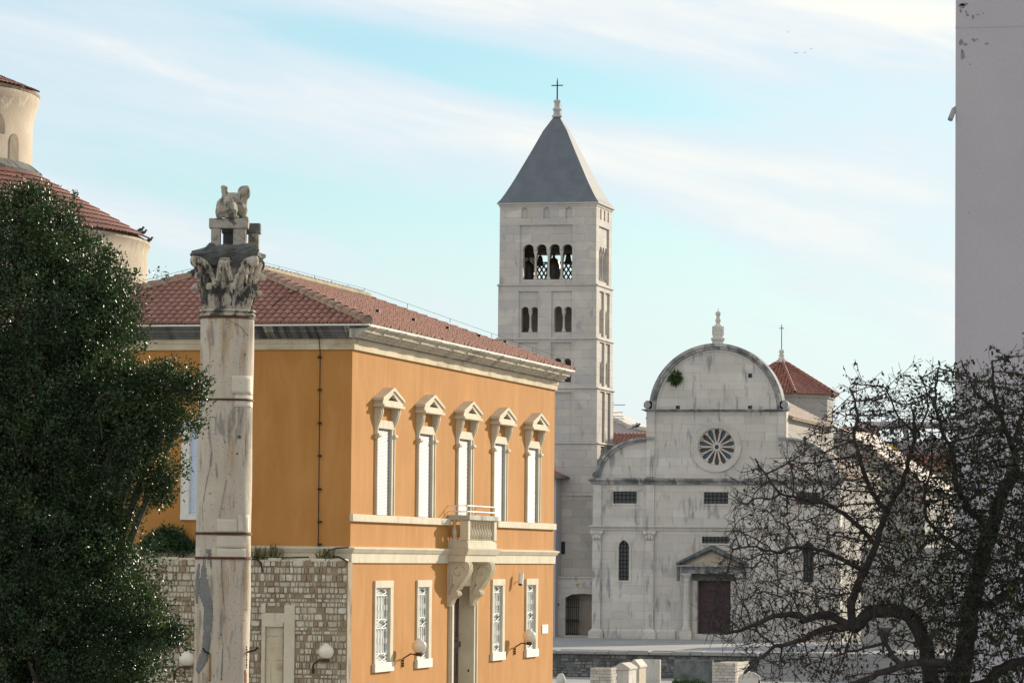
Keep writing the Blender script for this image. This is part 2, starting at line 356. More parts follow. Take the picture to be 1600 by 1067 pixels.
wall.panX([(YO, 0), (YL, 0), (YL, z_cb), (YO, z_cb)], holes, XO-.4, XO)
# front wall with one window
fx0, fx1 = onY(297, 700, YO).x, onY(331, 700, YO).x; fz1, fz0 = onY(300, 668, YO).z, onY(300, 803, YO).z
wall.panY([(X0, 0), (XO-.4, 0), (XO-.4, z_cb), (X0, z_cb)], [orect(fx0, fx1, fz0, fz1)], YO, YO+.4)
wall.box(X0, X0+.4, YO+.4, YL, 0, z_cb); wall.box(X0+.4, XO-.4, YL-.4, YL, 0, z_cb)
wall.build('wall', M_orange, OB)
floor_ = MB().box(X0+.4, XO-.4, YO+.4, YL-.4, z_s0, z_s1); floor_.build('floor', M_dark, OB)
# frieze, cornice
fz = MB().rect(X0, XO, YO, YL, [(.0, z_fb), (.07, z_fb), (.07, z_fb+.14), (.10, z_fb+.16), (.10, z_cb), (0, z_cb)]); fz.build('frieze', M_frieze, OB)
H = z_eave-z_cb
cprof = [(.10, z_cb), (.20, z_cb+.02), (.22, z_cb+.22*H), (.30, z_cb+.28*H), (.32, z_cb+.42*H), (.42, z_cb+.5*H), (.44, z_cb+.72*H), (.50, z_cb+.80*H), (.55, z_cb+.93*H), (.55, z_eave), (0, z_eave)]
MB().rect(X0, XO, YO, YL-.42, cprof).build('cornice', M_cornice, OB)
# stones of the cornice set a little forward along the sunlit side
yy = YO-.5; k = 0
while yy < YL+.05:
    w = random.uniform(.75, 1.2); pr_ = .03 if k % 2 else .055
    P = [(XO+o+pr_, z) for o, z in cprof[1:-1]]+[(XO+.05, z_eave-.01), (XO+.05, z_cb+.01)]; w = min(w, YL+.12-yy)
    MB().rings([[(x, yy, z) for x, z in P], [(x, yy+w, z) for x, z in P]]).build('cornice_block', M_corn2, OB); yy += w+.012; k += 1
MB().rect(X0, XO, YO, YL-.42, [(.45, z_eave+.003), (.60, z_eave+.003), (.60, z_eave+.045), (.45, z_eave+.045)]).build('gutter_strip', M_white, OB)
# string course and sill band
sh = z_s1-z_s0
MB().rect(X0, XO, YO, YL, [(0, z_s0), (.05, z_s0), (.06, z_s0+.6*sh), (.10, z_s0+.7*sh), (.13, z_s0+.82*sh), (.16, z_s1-.03), (.16, z_s1), (0, z_s1+.03)]).build('string_course', M_trim, OB)
bal0, bal1 = yo(699, 850), yo(737.5, 850)+2.75
MB().box(XO, XO+.09, YO-.09, yo(700, 808), z_b0, z_b1).build('sill_band', M_trim, OB, bevel=.01)
MB().box(XO, XO+.09, yo(774, 812), YL, z_b0, z_b1).build('sill_band', M_trim, OB, bevel=.01)
# roof
ov = .55; ze = z_eave+.05; rise = at(375, 414, 103.0).z-ze; hw = (XO-X0)/2+ov; xm = (XO+X0)/2
yA, yB = YO-ov, YL+.14; rA, rB = YO+hw-ov, YL-6.6
base = MB(); pv = [(X0-ov, yA, ze), (XO+ov, yA, ze), (XO+ov, yB, ze), (X0-ov, yB, ze), (xm, rA, ze+rise), (xm, rB, ze+rise)]
base.add(pv, [(0,1,4), (1,2,5,4), (2,3,5), (3,0,4,5), (3,2,1,0)]); roof = base.build('roof', M_chan, OB)
slope = math.hypot(hw, rise)
tf = MB(); tile_slope(tf, (X0-ov+.02, yA, ze+.01), (XO+ov-.02, yA, ze+.01), Vector((0, rA-yA, rise)).normalized(), int(math.hypot(rA-yA, rise)/.36), .205,
                      lambda s, d: s > d*hw/math.hypot(rA-yA, rise)-.05 and (2*hw-s) > d*hw/math.hypot(rA-yA, rise)-.05)
tf.build('tile_field', M_tile, roof, recalc=False, smooth=50)
tr_ = MB(); LB = yB-yA; q = (rA-yA)/slope; q2 = (yB-rB)/slope
tile_slope(tr_, (XO+ov, yA+.02, ze+.01), (XO+ov, yB-.02, ze+.01), Vector((-hw, 0, rise)).normalized(), int(slope/.36), .205, lambda s, d: s > d*q-.05 and (LB-s) > d*q2-.05, seg=4, amp=.032, lift0=.065)
tr_.build('tile_field', M_tile, roof, recalc=False, smooth=50)
rt = MB()
for a, b, h_ in ((0, 4, .06), (1, 4, .06), (4, 5, .05), (2, 5, .0)): ridge_tiles(rt, Vector(pv[a])+Vector((0,0,h_)), Vector(pv[b])+Vector((0,0,h_)), .13 if h_ else .10)
rt.build('ridge_tile', M_tile, roof, recalc=False, smooth=50)
mr = MB()
for a, b in ((0, 4), (1, 4)): mr.tube([Vector(pv[a])+Vector((0,0,.05)), Vector(pv[b])+Vector((0,0,.06))], .15, 6)
mr.tube([Vector(pv[4])+Vector((.14,0,.03)), Vector(pv[5])+Vector((.14,0,.03))], .12, 6)
mr.build('ridge_mortar', M_mortar, roof)
lw = MB()                                  # lightning wire on little posts along hips and ridge
for a, b in ((0, 4), (4, 5), (5, 2)):
    A, B = Vector(pv[a])+Vector((0,0,.13)), Vector(pv[b])+Vector((0,0,.13)); n = max(3, int((B-A).length/1.6)); pts = []
    for i in range(n+1):
        p = A.lerp(B, i/n); lw.tube([p, p+Vector((0,0,.14))], .009, 4); pts.append(p+Vector((0,0,.14)))
    lw.tube(pts, .005, 4)
for i, u in enumerate((.12, .3, .46, .62, .78, .92)):
    p = Vector((XO+ov-hw*.35, yA+LB*u, ze+rise*.35)); lw.box(p.x-.05, p.x+.05, p.y-.06, p.y+.06, p.z, p.z+.18)
A = Vector(pv[1]).lerp(Vector(pv[4]), .5); lw.tube([A+Vector((0,0,.12)), A+Vector((-.25,-.5,-.02)), A+Vector((-.6,-1.6,-.62))], .012, 4)
lw.build('lightning_wire', M_iron, OB)
# upper windows
for i, (a, b) in enumerate(ups):
    fr = MB(); fw0, fw1 = .10, .27; x1 = XO+.07
    fr.box(XO-.10, x1, a-fw0, a, zb, zt); fr.box(XO-.10, x1, b, b+fw1, zb, zt); fr.box(XO-.10, x1+.01, a-fw0, b+fw1, zt, zt+.22)
    fr.box(x1, x1+.025, b+fw1-.09, b+fw1, zb, zt)
    w = fr.build('window', M_trim, OB, bevel=.008)
    s = MB(); n = 60; hh = (zt-zb)/n
    for k in range(n):
        z = zb+k*hh; s.add([(XO-.025, a, z), (XO-.025, b, z), (XO-.025, b, z+hh), (XO-.025, a, z+hh), (XO+.003, a, z+hh*.12), (XO+.003, b, z+hh*.12), (XO-.012, b, z+hh*.80), (XO-.012, a, z+hh*.80)],
                           [(0,1,5,4), (4,5,6,7), (7,6,2,3), (1,0,3,2)])
    s.build('shutter', M_shut, w, recalc=False)
    yc_ = (a+b)/2+.09; pw = 1.0; pz0 = zt+.62; ph = .27; d = .25
    p = MB(); p.panX([(yc_-pw, pz0), (yc_+pw, pz0), (yc_+pw, pz0+.10), (yc_+pw+.05, pz0+.12), (yc_, pz0+ph+.12), (yc_-pw-.05, pz0+.12), (yc_-pw, pz0+.10)],
               [[(yc_-.50, pz0+.115), (yc_+.50, pz0+.115), (yc_, pz0+.29)]], XO, XO+d)
    for sgn in (-1, 1):   # raking mouldings
        q = [(yc_+sgn*(pw+.08), pz0+.10), (yc_+sgn*(pw+.08), pz0+.17), (yc_, pz0+ph+.20), (yc_, pz0+ph+.11)]
        p.panX(q, [], XO, XO+d+.04)
    p.box(XO, XO+d+.05, yc_-pw-.05, yc_+pw+.05, pz0-.06, pz0)
    pd = p.build('pediment', M_trim, w)
    MB().box(XO-.005, XO+.03, yc_-.53, yc_+.53, pz0+.10, pz0+.30).build('tympanum', M_plaster, pd)
    for yb_ in (yc_-.93, yc_+.72):
        br = MB(); P = []; Q = []; N = 14
        for k in range(N+1):
            u = k/N; z = pz0-.06-u*.84; o = .17-.12*u+.045*math.sin(u*6.0+.5) if u < .92 else .06
            P.append((XO+max(.03, o), z))
        P += [(XO, pz0-.9), (XO, pz0-.06)]
        br.rings([[(x, yb_, z) for x, z in P], [(x, yb_+.22, z) for x, z in P]])
        P2 = [(XO+(x-XO)*.9+.035, z) for x, z in P[:-2]]+[(XO+.0, pz0-.86), (XO+.0, pz0-.1)]
        br.rings([[(x, yb_+.08, z) for x, z in P2], [(x, yb_+.14, z) for x, z in P2]])
        br.tube([(XO+.09, yb_-.02, pz0-.80), (XO+.09, yb_+.24, pz0-.80)], .055, 10)
        br.build('bracket', M_trim, w, smooth=40)
# lower windows with white grilles
def grille(mb, a, b, z0, z1, x):
    R_ = .016; bar = lambda p, q: mb.tube([(x, *p), (x, *q)], R_, 4)
    Hh = z1-z0; zs = [z0, z0+.10*Hh, z0+.465*Hh, z0+.57*Hh, z0+.90*Hh, z1]
    for z in (z0+.02, z0+.12*Hh, z0+.455*Hh, z0+.575*Hh, z0+.895*Hh, z1-.02): bar((a, z), (b, z))
    for y in (a+.02, b-.02): bar((y, z0), (y, z1))
    for lo, hi in ((z0+.02, z0+.12*Hh), (z0+.455*Hh, z0+.575*Hh), (z0+.895*Hh, z1-.02)):
        m_, c_ = (lo+hi)/2, (a+b)/2; w_ = (b-a)*.42
        for P_, Q_ in (((c_-w_, m_), (c_, hi)), ((c_, hi), (c_+w_, m_)), ((c_+w_, m_), (c_, lo)), ((c_, lo), (c_-w_, m_))): bar(P_, Q_)
        for sy in (a, b):
            for sz in (lo, hi): bar((sy, sz), ((sy+c_)/2, (sz+m_)/2))
    for k in range(5):
        y = a+(b-a)*(k+.5)/5
        for lo, hi in ((z0+.12*Hh, z0+.455*Hh), (z0+.575*Hh, z0+.895*Hh)):
            bar((y, lo), (y, hi)); mm = (lo+hi)/2
            if k % 1 == 0: mb.box(x-.02, x+.02, y-.028, y+.028, mm-.07, mm+.07)
            for e_ in (lo+.05, hi-.05): mb.box(x-.018, x+.018, y-.022, y+.022, e_-.03, e_+.03)
for a, b in lws:
    z0, z1 = lz0+.24, lz1-.19; fr = MB()
    fr.box(XO-.18, XO+.05, a-.14, a, z0, z1); fr.box(XO-.18, XO+.05, b, b+.30, z0, z1); fr.box(XO-.18, XO+.055, a-.14, b+.30, z1, z1+.19)
    w = fr.build('window', M_trim, OB, bevel=.008)
    MB().box(XO-.18, XO+.085, a-.19, b+.31, lz0, z0).build('sill', M_white, w, bevel=.01)
    MB().box(XO-.09, XO-.075, a-.02, b+.02, z0-.02, z1+.02).build('pane', M_curtain, w)
    gm = MB(); grille(gm, a, b, z0, z1, XO-.03); gm.build('grille', M_wpaint, w)
# side window on the shaded front
fr = MB(); fw = onY(298, 700, YO).x-onY(285, 700, YO).x
fr.box(fx0-fw, fx0, YO-.06, YO+.2, fz0, fz1); fr.box(fx1, fx1+fw, YO-.06, YO+.2, fz0, fz1); fr.box(fx0-fw, fx1+fw, YO-.065, YO+.2, fz1, fz1+.2); fr.box(fx0-fw, fx1+fw, YO-.08, YO+.2, fz0-.15, fz0)
w = fr.build('window', M_white, OB, bevel=.008)
s = MB()
for k in range(46):
    hh = (fz1-fz0)/46; z = fz0+k*hh; s.add([(fx0, YO+.08, z), (fx1, YO+.08, z), (fx1, YO+.055, z+hh*.15), (fx0, YO+.055, z+hh*.15), (fx1, YO+.07, z+hh*.85), (fx0, YO+.07, z+hh*.85), (fx1, YO+.08, z+hh), (fx0, YO+.08, z+hh)],
                                           [(0,1,2,3), (3,2,4,5), (5,4,6,7), (1,0,7,6)])
s.build('shutter', M_shutb, w, recalc=False)
# door
fr = MB(); fr.box(XO-.38, XO+.06, dy0-.42, dy0, .35, dzt); fr.box(XO-.45, XO+.06, dy1, dy1+.28, .35, dzt); fr.box(XO-.38, XO+.065, dy0-.42, dy1+.28, dzt, dzt+.42)
fr.box(XO+.06, XO+.10, dy0-.36, dy0-.26, .35, dzt); fr.box(XO+.06, XO+.10, dy1+.19, dy1+.28, .35, dzt); fr.box(XO-.5, XO+.5, dy0-.6, dy1+.6, 0, .35)
w = fr.build('door_frame', M_trim, OB, bevel=.01)
dl = MB(); xd = XO-.40; dl.box(xd-.06, xd, dy0, dy1, .35, dzt)
zz = [.5, zc(715, 1012)-.1, zc(715, 1012)+.1, zc(715, 924)]
for (za, zb_) in ((zc(715, 1062), zc(715, 1018)), (zc(715, 1000), zc(715, 924)), (.6, zc(715, 1070))):
    for u0, u1 in ((.08, .44), (.56, .92)):
        ya, yb_ = dy0+(dy1-dy0)*u0, dy0+(dy1-dy0)*u1
        dl.box(xd, xd+.03, ya, ya+.06, za, zb_).box(xd, xd+.03, yb_-.06, yb_, za, zb_).box(xd, xd+.03, ya+.06, yb_-.06, za, za+.07).box(xd, xd+.03, ya+.06, yb_-.06, zb_-.07, zb_)
        dl.box(xd, xd+.018, ya+.18, yb_-.18, za+.2, zb_-.2)
dl.box(xd, xd+.07, dy0, dy1, zc(715, 1012), zc(715, 1004))
dl.build('door', M_door, w, bevel=.006)
MB().box(XO-.12, XO-.08, dy1-.02, dy1, zc(730, 1050), zc(730, 1046)).build('doorbell', M_iron, w)
# balcony
B = MB(); bz = zc(700, 854)
by0, by1 = yo(699, 850), onX(776, 850, XO+.6).y; bx = XO+.60
zr1 = onX(735, 804.5, bx).z; zr0 = onX(735, 856, bx).z; zs1 = zr0-.01; zs0 = onX(735, 877.5, bx).z
B.rect(XO-.0, XO+.54, by0-.1, by1+.1, [(0, zs0), (.02, zs0+.18), (.06, zs0+.2), (.12, zs1-.06), (.14, zs1-.02), (.14, zs1)], True)
bal = B.build('balcony', M_trim, OB)
Bm = MB(); Bm.box(XO, bx, by0, by1, zs1, zr0+.16); Bm.box(XO, bx-.03, by0+.03, by1-.03, zr0+.16, zr0+.22); Bm.build('balcony_plinth', M_trim, bal, bevel=.01)
zp0 = zr0+.22; zp1 = zr1-.14
Rl = MB(); Rl.box(bx-.26, bx+.05, by0-.05, by1+.05, zp1+.003, zr1); Rl.box(XO, bx-.26, by0-.05, by0+.22, zp1+.003, zr1); Rl.box(XO, bx-.26, by1-.22, by1+.05, zp1+.003, zr1); Rl.build('balustrade_rail', M_corn2, bal, bevel=.015)
for a_, b_ in ((by0, by0+.24), (by1-.3, by1)): MB().box(bx-.24, bx, a_, b_, zp0, zp1).build('balustrade_pier', M_trim, bal, bevel=.01)
def baluster(x, y):
    h = zp1-zp0; pr = [(.075, 0), (.075, .07), (.045, .09), (.05, .13), (.085, .30), (.075, .42), (.04, .62), (.035, .76), (.06, .84), (.045, .88), (.075, .92), (.075, 1)]
    MB().lathe(x, y, [(r, zp0+.002+u*(h-.004)) for r, u in pr], 12).build('baluster', M_trim, bal, smooth=40)
nb = 9
for k in range(nb): baluster(bx-.12, by0+.24+(by1-.3-by0-.24)*(k+.5)/nb)
baluster(XO+.17, by0+.12); baluster(XO+.17, by1-.12)
rl = MB()
for hz in (.10, .26):
    rl.tube([(XO, by0+.05, zr1+hz), (bx-.05, by0+.05, zr1+hz), (bx-.05, by1-.05, zr1+hz), (XO, by1-.05, zr1+hz)], .016, 5)
for p in ((bx-.05, by0+.05), (bx-.05, by1-.05), (XO+.2, by0+.05)): rl.tube([(p[0], p[1], zr1), (p[0], p[1], zr1+.27)], .016, 5)
rl.build('balcony_railing', M_wpaint, bal)
# scrolled brackets carrying the balcony
for yb_ in (by0+.0, by1-.75):
    P = []; h = zs0-zc(705, 947)
    for u, o in ((0, .56), (.06, .60), (.16, .62), (.27, .58), (.38, .50), (.5, .38), (.6, .27), (.64, .24), (.66, .26), (.70, .30), (.75, .29), (.79, .22), (.84, .14), (.92, .10), (1.0, .05)):
        P.append((XO+o, zs0-u*h))
    P += [(XO, zs0-h), (XO, zs0)]
    br = MB(); br.rings([[(x, yb_, z) for x, z in P], [(x, yb_+.44, z) for x, z in P]])
    P2 = [(XO+(x-XO)+.03, z) for x, z in P[:-2]]+[(XO+.02, zs0-h), (XO+.02, zs0-.02)]
    for o in (.03, .19, .35): br.rings([[(x, yb_+o, z) for x, z in P2], [(x, yb_+o+.06, z) for x, z in P2]])
    cx, cz = XO+.36, zs0-.24*h              # volute relief on the cheek that faces the viewer
    for sy in (yb_-.02, yb_+.44):
        pts = [(cx+(.235-.021*k)*math.cos(k*.55+.3), sy+.01, cz+(.235-.021*k)*math.sin(k*.55+.3)) for k in range(11)]
        br.tube(pts, .022, 5); br.tube([(XO+.06, sy+.01, zs0-.72*h), (XO+.2, sy+.01, zs0-.5*h), (XO+.17, sy+.01, zs0-.3*h)], .025, 5); br.tube([(XO+.3, sy+.01, zs0-.62*h), (XO+.5, sy+.01, zs0-.36*h)], .02, 5)
        br.tube([(XO+.12, sy+.01, zs0-.25*h), (XO+.08, sy+.01, zs0-.55*h)], .02, 5)
    br.build('balcony_bracket', M_trim, bal, smooth=35)
# cable with clamps down the shaded front
cb = MB(); xcb = onY(500.5, 600, YO).x
cb.tube([(xcb, YO-.55, z_eave+.02), (xcb, YO-.56, z_cb+.3), (xcb, YO-.16, z_cb-.02), (xcb, YO-.05, z_fb-.1), (onY(498, 856, YO).x, YO-.05, z_s1)], .013, 5)
cb.build('conductor_cable', M_iron, OB)
for py in (558, 609, 661, 712, 764, 815, 850):
    p = onY(500, py, YO); MB().box(p.x-.045, p.x+.045, YO-.07, YO, p.z-.025, p.z+.025).build('cable_clamp', M_iron, OB)

# ---- small fittings on the sunlit wall
def wall_lamp(p, arm, label, group='globe lamps on iron wall brackets'):
    """p: wall point of the bracket foot, arm: horizontal direction"""
    L = thing('wall_lamp', p, label, 'lamp', group); p = Vector(p); a = Vector(arm); ln = .47; an = a.normalized()
    m_ = MB(); m_.tube([p+an*.03, p+an*.03+Vector((0,0,.20)), p+an*.24+Vector((0,0,.33)), p+an*ln+Vector((0,0,.29))], .022, 6)
    for z in (0, .07, .14): m_.tube([p+an*.03+Vector((0,0,z-.02)), p+an*.03+Vector((0,0,z+.03))], .034, 6)
    m_.build('bracket_arm', M_rust, L)
    g_ = p+an*ln; MB().lathe(g_.x, g_.y, [(.05, g_.z+.27), (.10, g_.z+.29), (.085, g_.z+.36), (.07, g_.z+.38)], 14).build('lamp_holder', M_rust, L)
    z0 = g_.z+.36; pr = [(.05, 0), (.10, .01), (.155, .05), (.19, .12), (.20, .18), (.185, .25), (.14, .31), (.085, .345), (.065, .36), (.065, .385), (.03, .39)]
    MB().lathe(g_.x, g_.y, [(r, z0+z) for r, z in pr], 24).build('globe', M_lamp, L, smooth=60)
    return L
wall_lamp(onX(628, 1040, XO), (1, 0, 0), 'white globe lamp on the orange wall, left of the brown door')
wall_lamp(onX(803, 1021, XO), (1, 0, 0), 'white globe lamp on the orange wall, right of the brown door')
cp = onX(807, 908, XO); CAM = thing('security_camera', cp, 'small white cylindrical security camera on a bracket on the orange wall', 'camera')
MB().tube([cp, cp+Vector((.14, 0, .02)), cp+Vector((.16, 0, .05))], .02, 6).build('bracket_arm', M_wpaint, CAM)
q = onX(813.5, 904, XO+.2); MB().tube([q+Vector((0,.10,.16)), q+Vector((0,-.05,-.16))], .075, 12).build('housing', M_wpaint, CAM, smooth=40)
q = q+Vector((0,-.05,-.165)); MB().tube([q, q+Vector((0,-.01,-.02))], .05, 12).build('lens', M_iron, CAM)
pq = [onX(846.3, 976, XO), onX(855.3, 989, XO)]
PL = MB().box(XO, XO+.025, pq[0].y, pq[1].y, pq[1].z, pq[0].z).build('plaque', M_wpaint, bevel=.006); tag(PL, 'small blank white plaque on the orange wall beside the last lower window', 'plaque')

# ================================================================== rubble wall
YW = YO-.42
RW = thing('stone_wall', (XO, YW, 0), 'rubble stone wall with brown mortar and a blocked doorway below the orange palace', 'wall')
zw = onY(480, 873.5, YW).z; xw1 = onY(543, 950, YW).x; xw0 = X0-6
dx0, dx1 = onY(415, 1000, YW).x, onY(446, 1000, YW).x; dzt2 = onY(430, 979, YW).z; dzl = onY(430, 950, YW).z
fxa, fxb = onY(409, 1000, YW).x, onY(461, 1000, YW).x
cr_ = MB(); cr_.panY([(xw0, 0), (xw1, 0), (xw1, zw-.06), (xw0, zw-.06)], [[(dx0, .2), (dx1, .2), (dx1, dzt2), (dx0, dzt2)]], YW, YO-.003); cr_.build('mortar_core', M_mortar, RW)
M_rub, t, b = mat_base('rubble_stone', .9, .2); tc = t.n('TexCoord').outputs['Object']; r = t.n('NewGeometry').outputs['Random Per Island']
col = t.mix(r, (.66, .61, .50), (.46, .41, .31)); col = t.mix(t.ramp(t.math('FRACT', t.math('MULTIPLY', r, 17.7)), .72, .78), col, (.32, .24, .15))
col = t.mix(t.math('MULTIPLY', t.ramp(t.noise(tc, 9, 5, .65), .45, .72), .55), col, (.20, .18, .14)); t.set(b, 'Base Color', col); set_bump(t, b, t.noise(tc, 26, 5, .65), .6, .015)
rs = MB(); xs0 = onY(150, 900, YW).x; z = onY(400, 1110, YW).z
while z < zw-.03:
    h = random.uniform(.09, .21); x = xs0+random.uniform(0, .1)
    while x < xw1-.05:
        w_ = random.uniform(.05, .14) if random.random() < .82 else random.uniform(.14, .30)
        if x+w_ > xw1-.02: w_ = xw1-.02-x
        xc, zc_ = x+w_/2, z+h/2; skip = (fxa-.03 < xc < fxb+.03 and zc_ < dzl+.06) or random.random() < .035
        if not skip and w_ > .04:
            g_ = .004; jz0, jz1 = random.uniform(0, .014), random.uniform(0, .014); d = random.uniform(.008, .05); n = 8; L0 = []; L1 = []
            for k in range(n):
                a = 2*math.pi*(k+.5)/n; ca, sa = math.cos(a), math.sin(a); e_ = .38
                ux = math.copysign(abs(ca)**e_, ca)*(w_/2-g_)*random.uniform(.85, 1.05); uz = math.copysign(abs(sa)**e_, sa)*(h/2-g_-.5*(jz0+jz1))*random.uniform(.85, 1.08)
                L0.append((xc+ux, YW+.02, zc_+uz)); L1.append((xc+ux*.92, YW-d+random.uniform(-.008, .008), zc_+uz*.95))
            rs.rings([L0, L1], True, False, True)
        x += w_
    z += h
rs.build('rubble_facing', M_rub, RW)
cp_ = MB(); x = xw0
while x < xw1-.1:
    w_ = min(random.uniform(.3, .7), xw1-x); cp_.box(x+.01, x+w_-.01, YW-random.uniform(.0, .05), YO-.004, zw-.06, zw+random.uniform(-.03, .035)); x += w_
cp_.build('coping', M_trim, RW, bevel=.02)
dw = MB(); dw.box(fxa, dx0, YW-.05, YW+.12, .2, dzt2); dw.box(dx1, dx1+.12, YW-.03, YW+.1, .2, dzt2+.12); dw.box(fxb-.28, fxb, YW-.06, YW+.12, .2, onY(455, 945, YW).z); dw.box(fxa, dx1, YW-.045, YW+.12, dzt2, dzl-.12); dw.box(fxa-.02, fxa+.1, YW-.06, YW+.1, dzl-.12, onY(412, 943, YW).z)
df = dw.build('doorway_frame', M_trim, RW, bevel=.012)
MB().box(dx0, dx1, YW+.02, YW+.2, .2, dzt2-.002).build('blocking_panel', M_frieze, df)
MB().box(dx1-.06, dx1-.02, YW-.05, YW+.018, .2, onY(440, 972, YW).z).build('drain_pipe', M_mortar, RW)
wall_lamp(onY(488, 1050, YW)+Vector((0, -.02, 0)), (.93, -.45, 0), 'white globe lamp on the rubble wall right of the blocked doorway')
wall_lamp(onY(271, 1061, YW)+Vector((0, -.02, 0)), (.93, -.45, 0), 'white globe lamp on the rubble wall half hidden behind the column')
ca = MB(); P = lambda px, py, dy=-.06: onY(px, py, YW)+Vector((0, dy, 0))
ca.tube([P(389, 873, -.02), P(402, 873), P(409, 879), P(411, 893)], .022, 5); ca.tube([P(390, 870, .1), P(440, 871, .1), P(480, 870, .15)], .018, 5)
ca.tube([P(500, 869, .2), P(512, 860, .1), P(525, 856, .05), P(546, 855, -.1)], .018, 5); ca.tube([P(515, 869, .1), P(532, 870), P(545, 878)], .022, 5)
tag(ca.build('cable', M_iron), 'black cables lying along the top of the rubble wall', 'cable')
# ================================================================== bell tower
def tz(py): return onY(855, py, YT).z
def tx(px, py=450): return onY(px, py, YT).x
TX0, TX1 = tx(780.5, 400), tx(931.5, 400); TD = 5.5; TY1 = YT+TD
TW = thing('bell_tower', ((TX0+TX1)/2, YT+TD/2, PLZ), 'tall square limestone bell tower with arched openings and a dark pyramid roof', 'tower')
z_top, z_c1, z_c2, z_c3, z_c4, z_c5 = tz(318), tz(447), tz(531), tz(608), tz(694), tz(775)
Lz = .14                                   # depth of the lesene layer
core = MB(); lay = MB()
def col_thin(x, y, z0, z1, r, parent=None):
    m_ = MB(); h = z1-z0
    m_.lathe(x, y, [(r*1.9, z0), (r*1.9, z0+.12), (r*1.5, z0+.16), (r*1.15, z0+.28), (r, z0+.34), (r*.9, z1-.5), (r*1.15, z1-.45), (r*1.1, z1-.40), (r*2.0, z1-.08), (r*2.0, z1)], 12)
    m_.build('window_column', M_tower, TW, smooth=40)
def tspan(p): return [(tx(a, 480), tx(b, 480)) for a, b in p]
SIDE = lambda u: YT+TD*u
def storey(z0, z1, fspans, fz0, fzs, sspans, frects, srects, grow, wallt=.65):
    x0, x1, y0, y1 = TX0-grow, TX1+grow, YT-grow, TY1+grow
    hf = [arcade(s_, fz0, fzs) for s_ in fspans]; hs = [arcade(s_, fz0, fzs) for s_ in sspans]
    O = [(x0+Lz, z0), (x1-Lz, z0), (x1-Lz, z1), (x0+Lz, z1)]
    core.panY(O, hf, y0+Lz, y0+wallt); core.panY(O, hf if len(fspans) == 1 else [], y1-wallt, y1-Lz)
    O2 = [(y0+wallt, z0), (y1-wallt, z0), (y1-wallt, z1), (y0+wallt, z1)]
    core.panX(O2, hs, x1-wallt, x1-Lz); core.panX(O2, hs, x0+Lz, x0+wallt)
    rf = [[(a, b), (c, b), (c, d), (a, d)] if len(q) == 4 else q for q in frects for a, b, c, d in [q if len(q) == 4 else (0,0,0,0)]]
    bf = rf if len(fspans) == 1 else []
    O3 = [(x0, z0), (x1, z0), (x1, z1), (x0, z1)]
    lay.panY(O3, rf, y0, y0+Lz-.002); lay.panY(O3, bf, y1-Lz+.002, y1)
    O4 = [(y0+Lz, z0), (y1-Lz, z0), (y1-Lz, z1), (y0+Lz, z1)]
    lay.panX(O4, srects, x1-Lz+.002, x1); lay.panX(O4, srects, x0, x0+Lz-.002)
    for s_ in fspans:
        for (a, b), (c, d) in zip(s_[:-1], s_[1:]):
            for yy in (y0+wallt*.55, y1-wallt*.55)[:2 if len(fspans) == 1 else 1]: col_thin((b+c)/2, yy, fz0+.02, fzs+.0, .085)
            for yy0, yy1 in ((y0+Lz+.02, y0+wallt-.02), (y1-wallt+.02, y1-Lz-.02))[:2 if len(fspans) == 1 else 1]: MB().box((b+c)/2-.12, (b+c)/2+.12, yy0, yy1, fzs+.002, fzs+.2).build('impost', M_tower, TW)
    for s_ in sspans:
        for (a, b), (c, d) in zip(s_[:-1], s_[1:]):
            col_thin(x1-wallt*.55, (b+c)/2, fz0+.02, fzs, .085); MB().box(x1-wallt+.02, x1-Lz-.02, (b+c)/2-.12, (b+c)/2+.12, fzs+.002, fzs+.2).build('impost', M_tower, TW)
def rc(pa, pb, ya, yb): return (tx(pa), tz(yb), tx(pb), tz(ya))
blind = [arch(tx(p-5), tx(p+5), tz(341.5), tz(329), 8) for p in (818.7, 853, 887.7)]
sb = [arch(SIDE(u)-.25, SIDE(u)+.25, tz(341.5), tz(329), 8) for u in (.28, .52, .76)]
A4 = tspan([(815.8, 833), (836.2, 853.2), (856.4, 874), (876.6, 893.2)])
w4 = 3.6; s4 = [[(SIDE(.5)-w4/2+k*w4/4+.07, SIDE(.5)-w4/2+(k+1)*w4/4-.07) for k in range(4)]]
storey(z_c1+.16, z_top, [A4], tz(436.5), tz(390), s4, [rc(811.5, 893.6, 351.5, 446)]+blind, [[(SIDE(.17), z_c1+.3), (SIDE(.83), z_c1+.3), (SIDE(.83), tz(352)), (SIDE(.17), tz(352))]]+sb, 0)
two = [tspan([(814, 826), (829.4, 840.4)]), tspan([(865.4, 878.2), (881.4, 893)])]
sr = lambda za, zb: [[(SIDE(a), za), (SIDE(b), za), (SIDE(b), zb), (SIDE(a), zb)] for a, b in ((.18, .47), (.56, .84))]
s2 = [[(SIDE(.25), SIDE(.32)), (SIDE(.35), SIDE(.42))], [(SIDE(.61), SIDE(.68)), (SIDE(.71), SIDE(.78))]]
storey(z_c2+.16, z_c1, two, tz(519), tz(485), s2, [rc(811, 841, 455, 528), rc(862, 894, 455, 528)], sr(z_c2+.3, z_c1-.3), .06)
storey(z_c3+.16, z_c2, two, tz(597), tz(566), s2, [rc(811, 841, 535, 605), rc(862, 894, 535, 605)], sr(z_c3+.3, z_c2-.1), .12)
storey(z_c4+.16, z_c3, [], 0, 0, [], [rc(808, 895, 613, 690)], sr(z_c4+.2, z_c3-.1), .18)
storey(z_c5+.16, z_c4, [], 0, 0, [], [], sr(z_c5+.2, z_c4-.1), .24)
storey(PLZ, z_c5, [], 0, 0, [], [], [], .28)
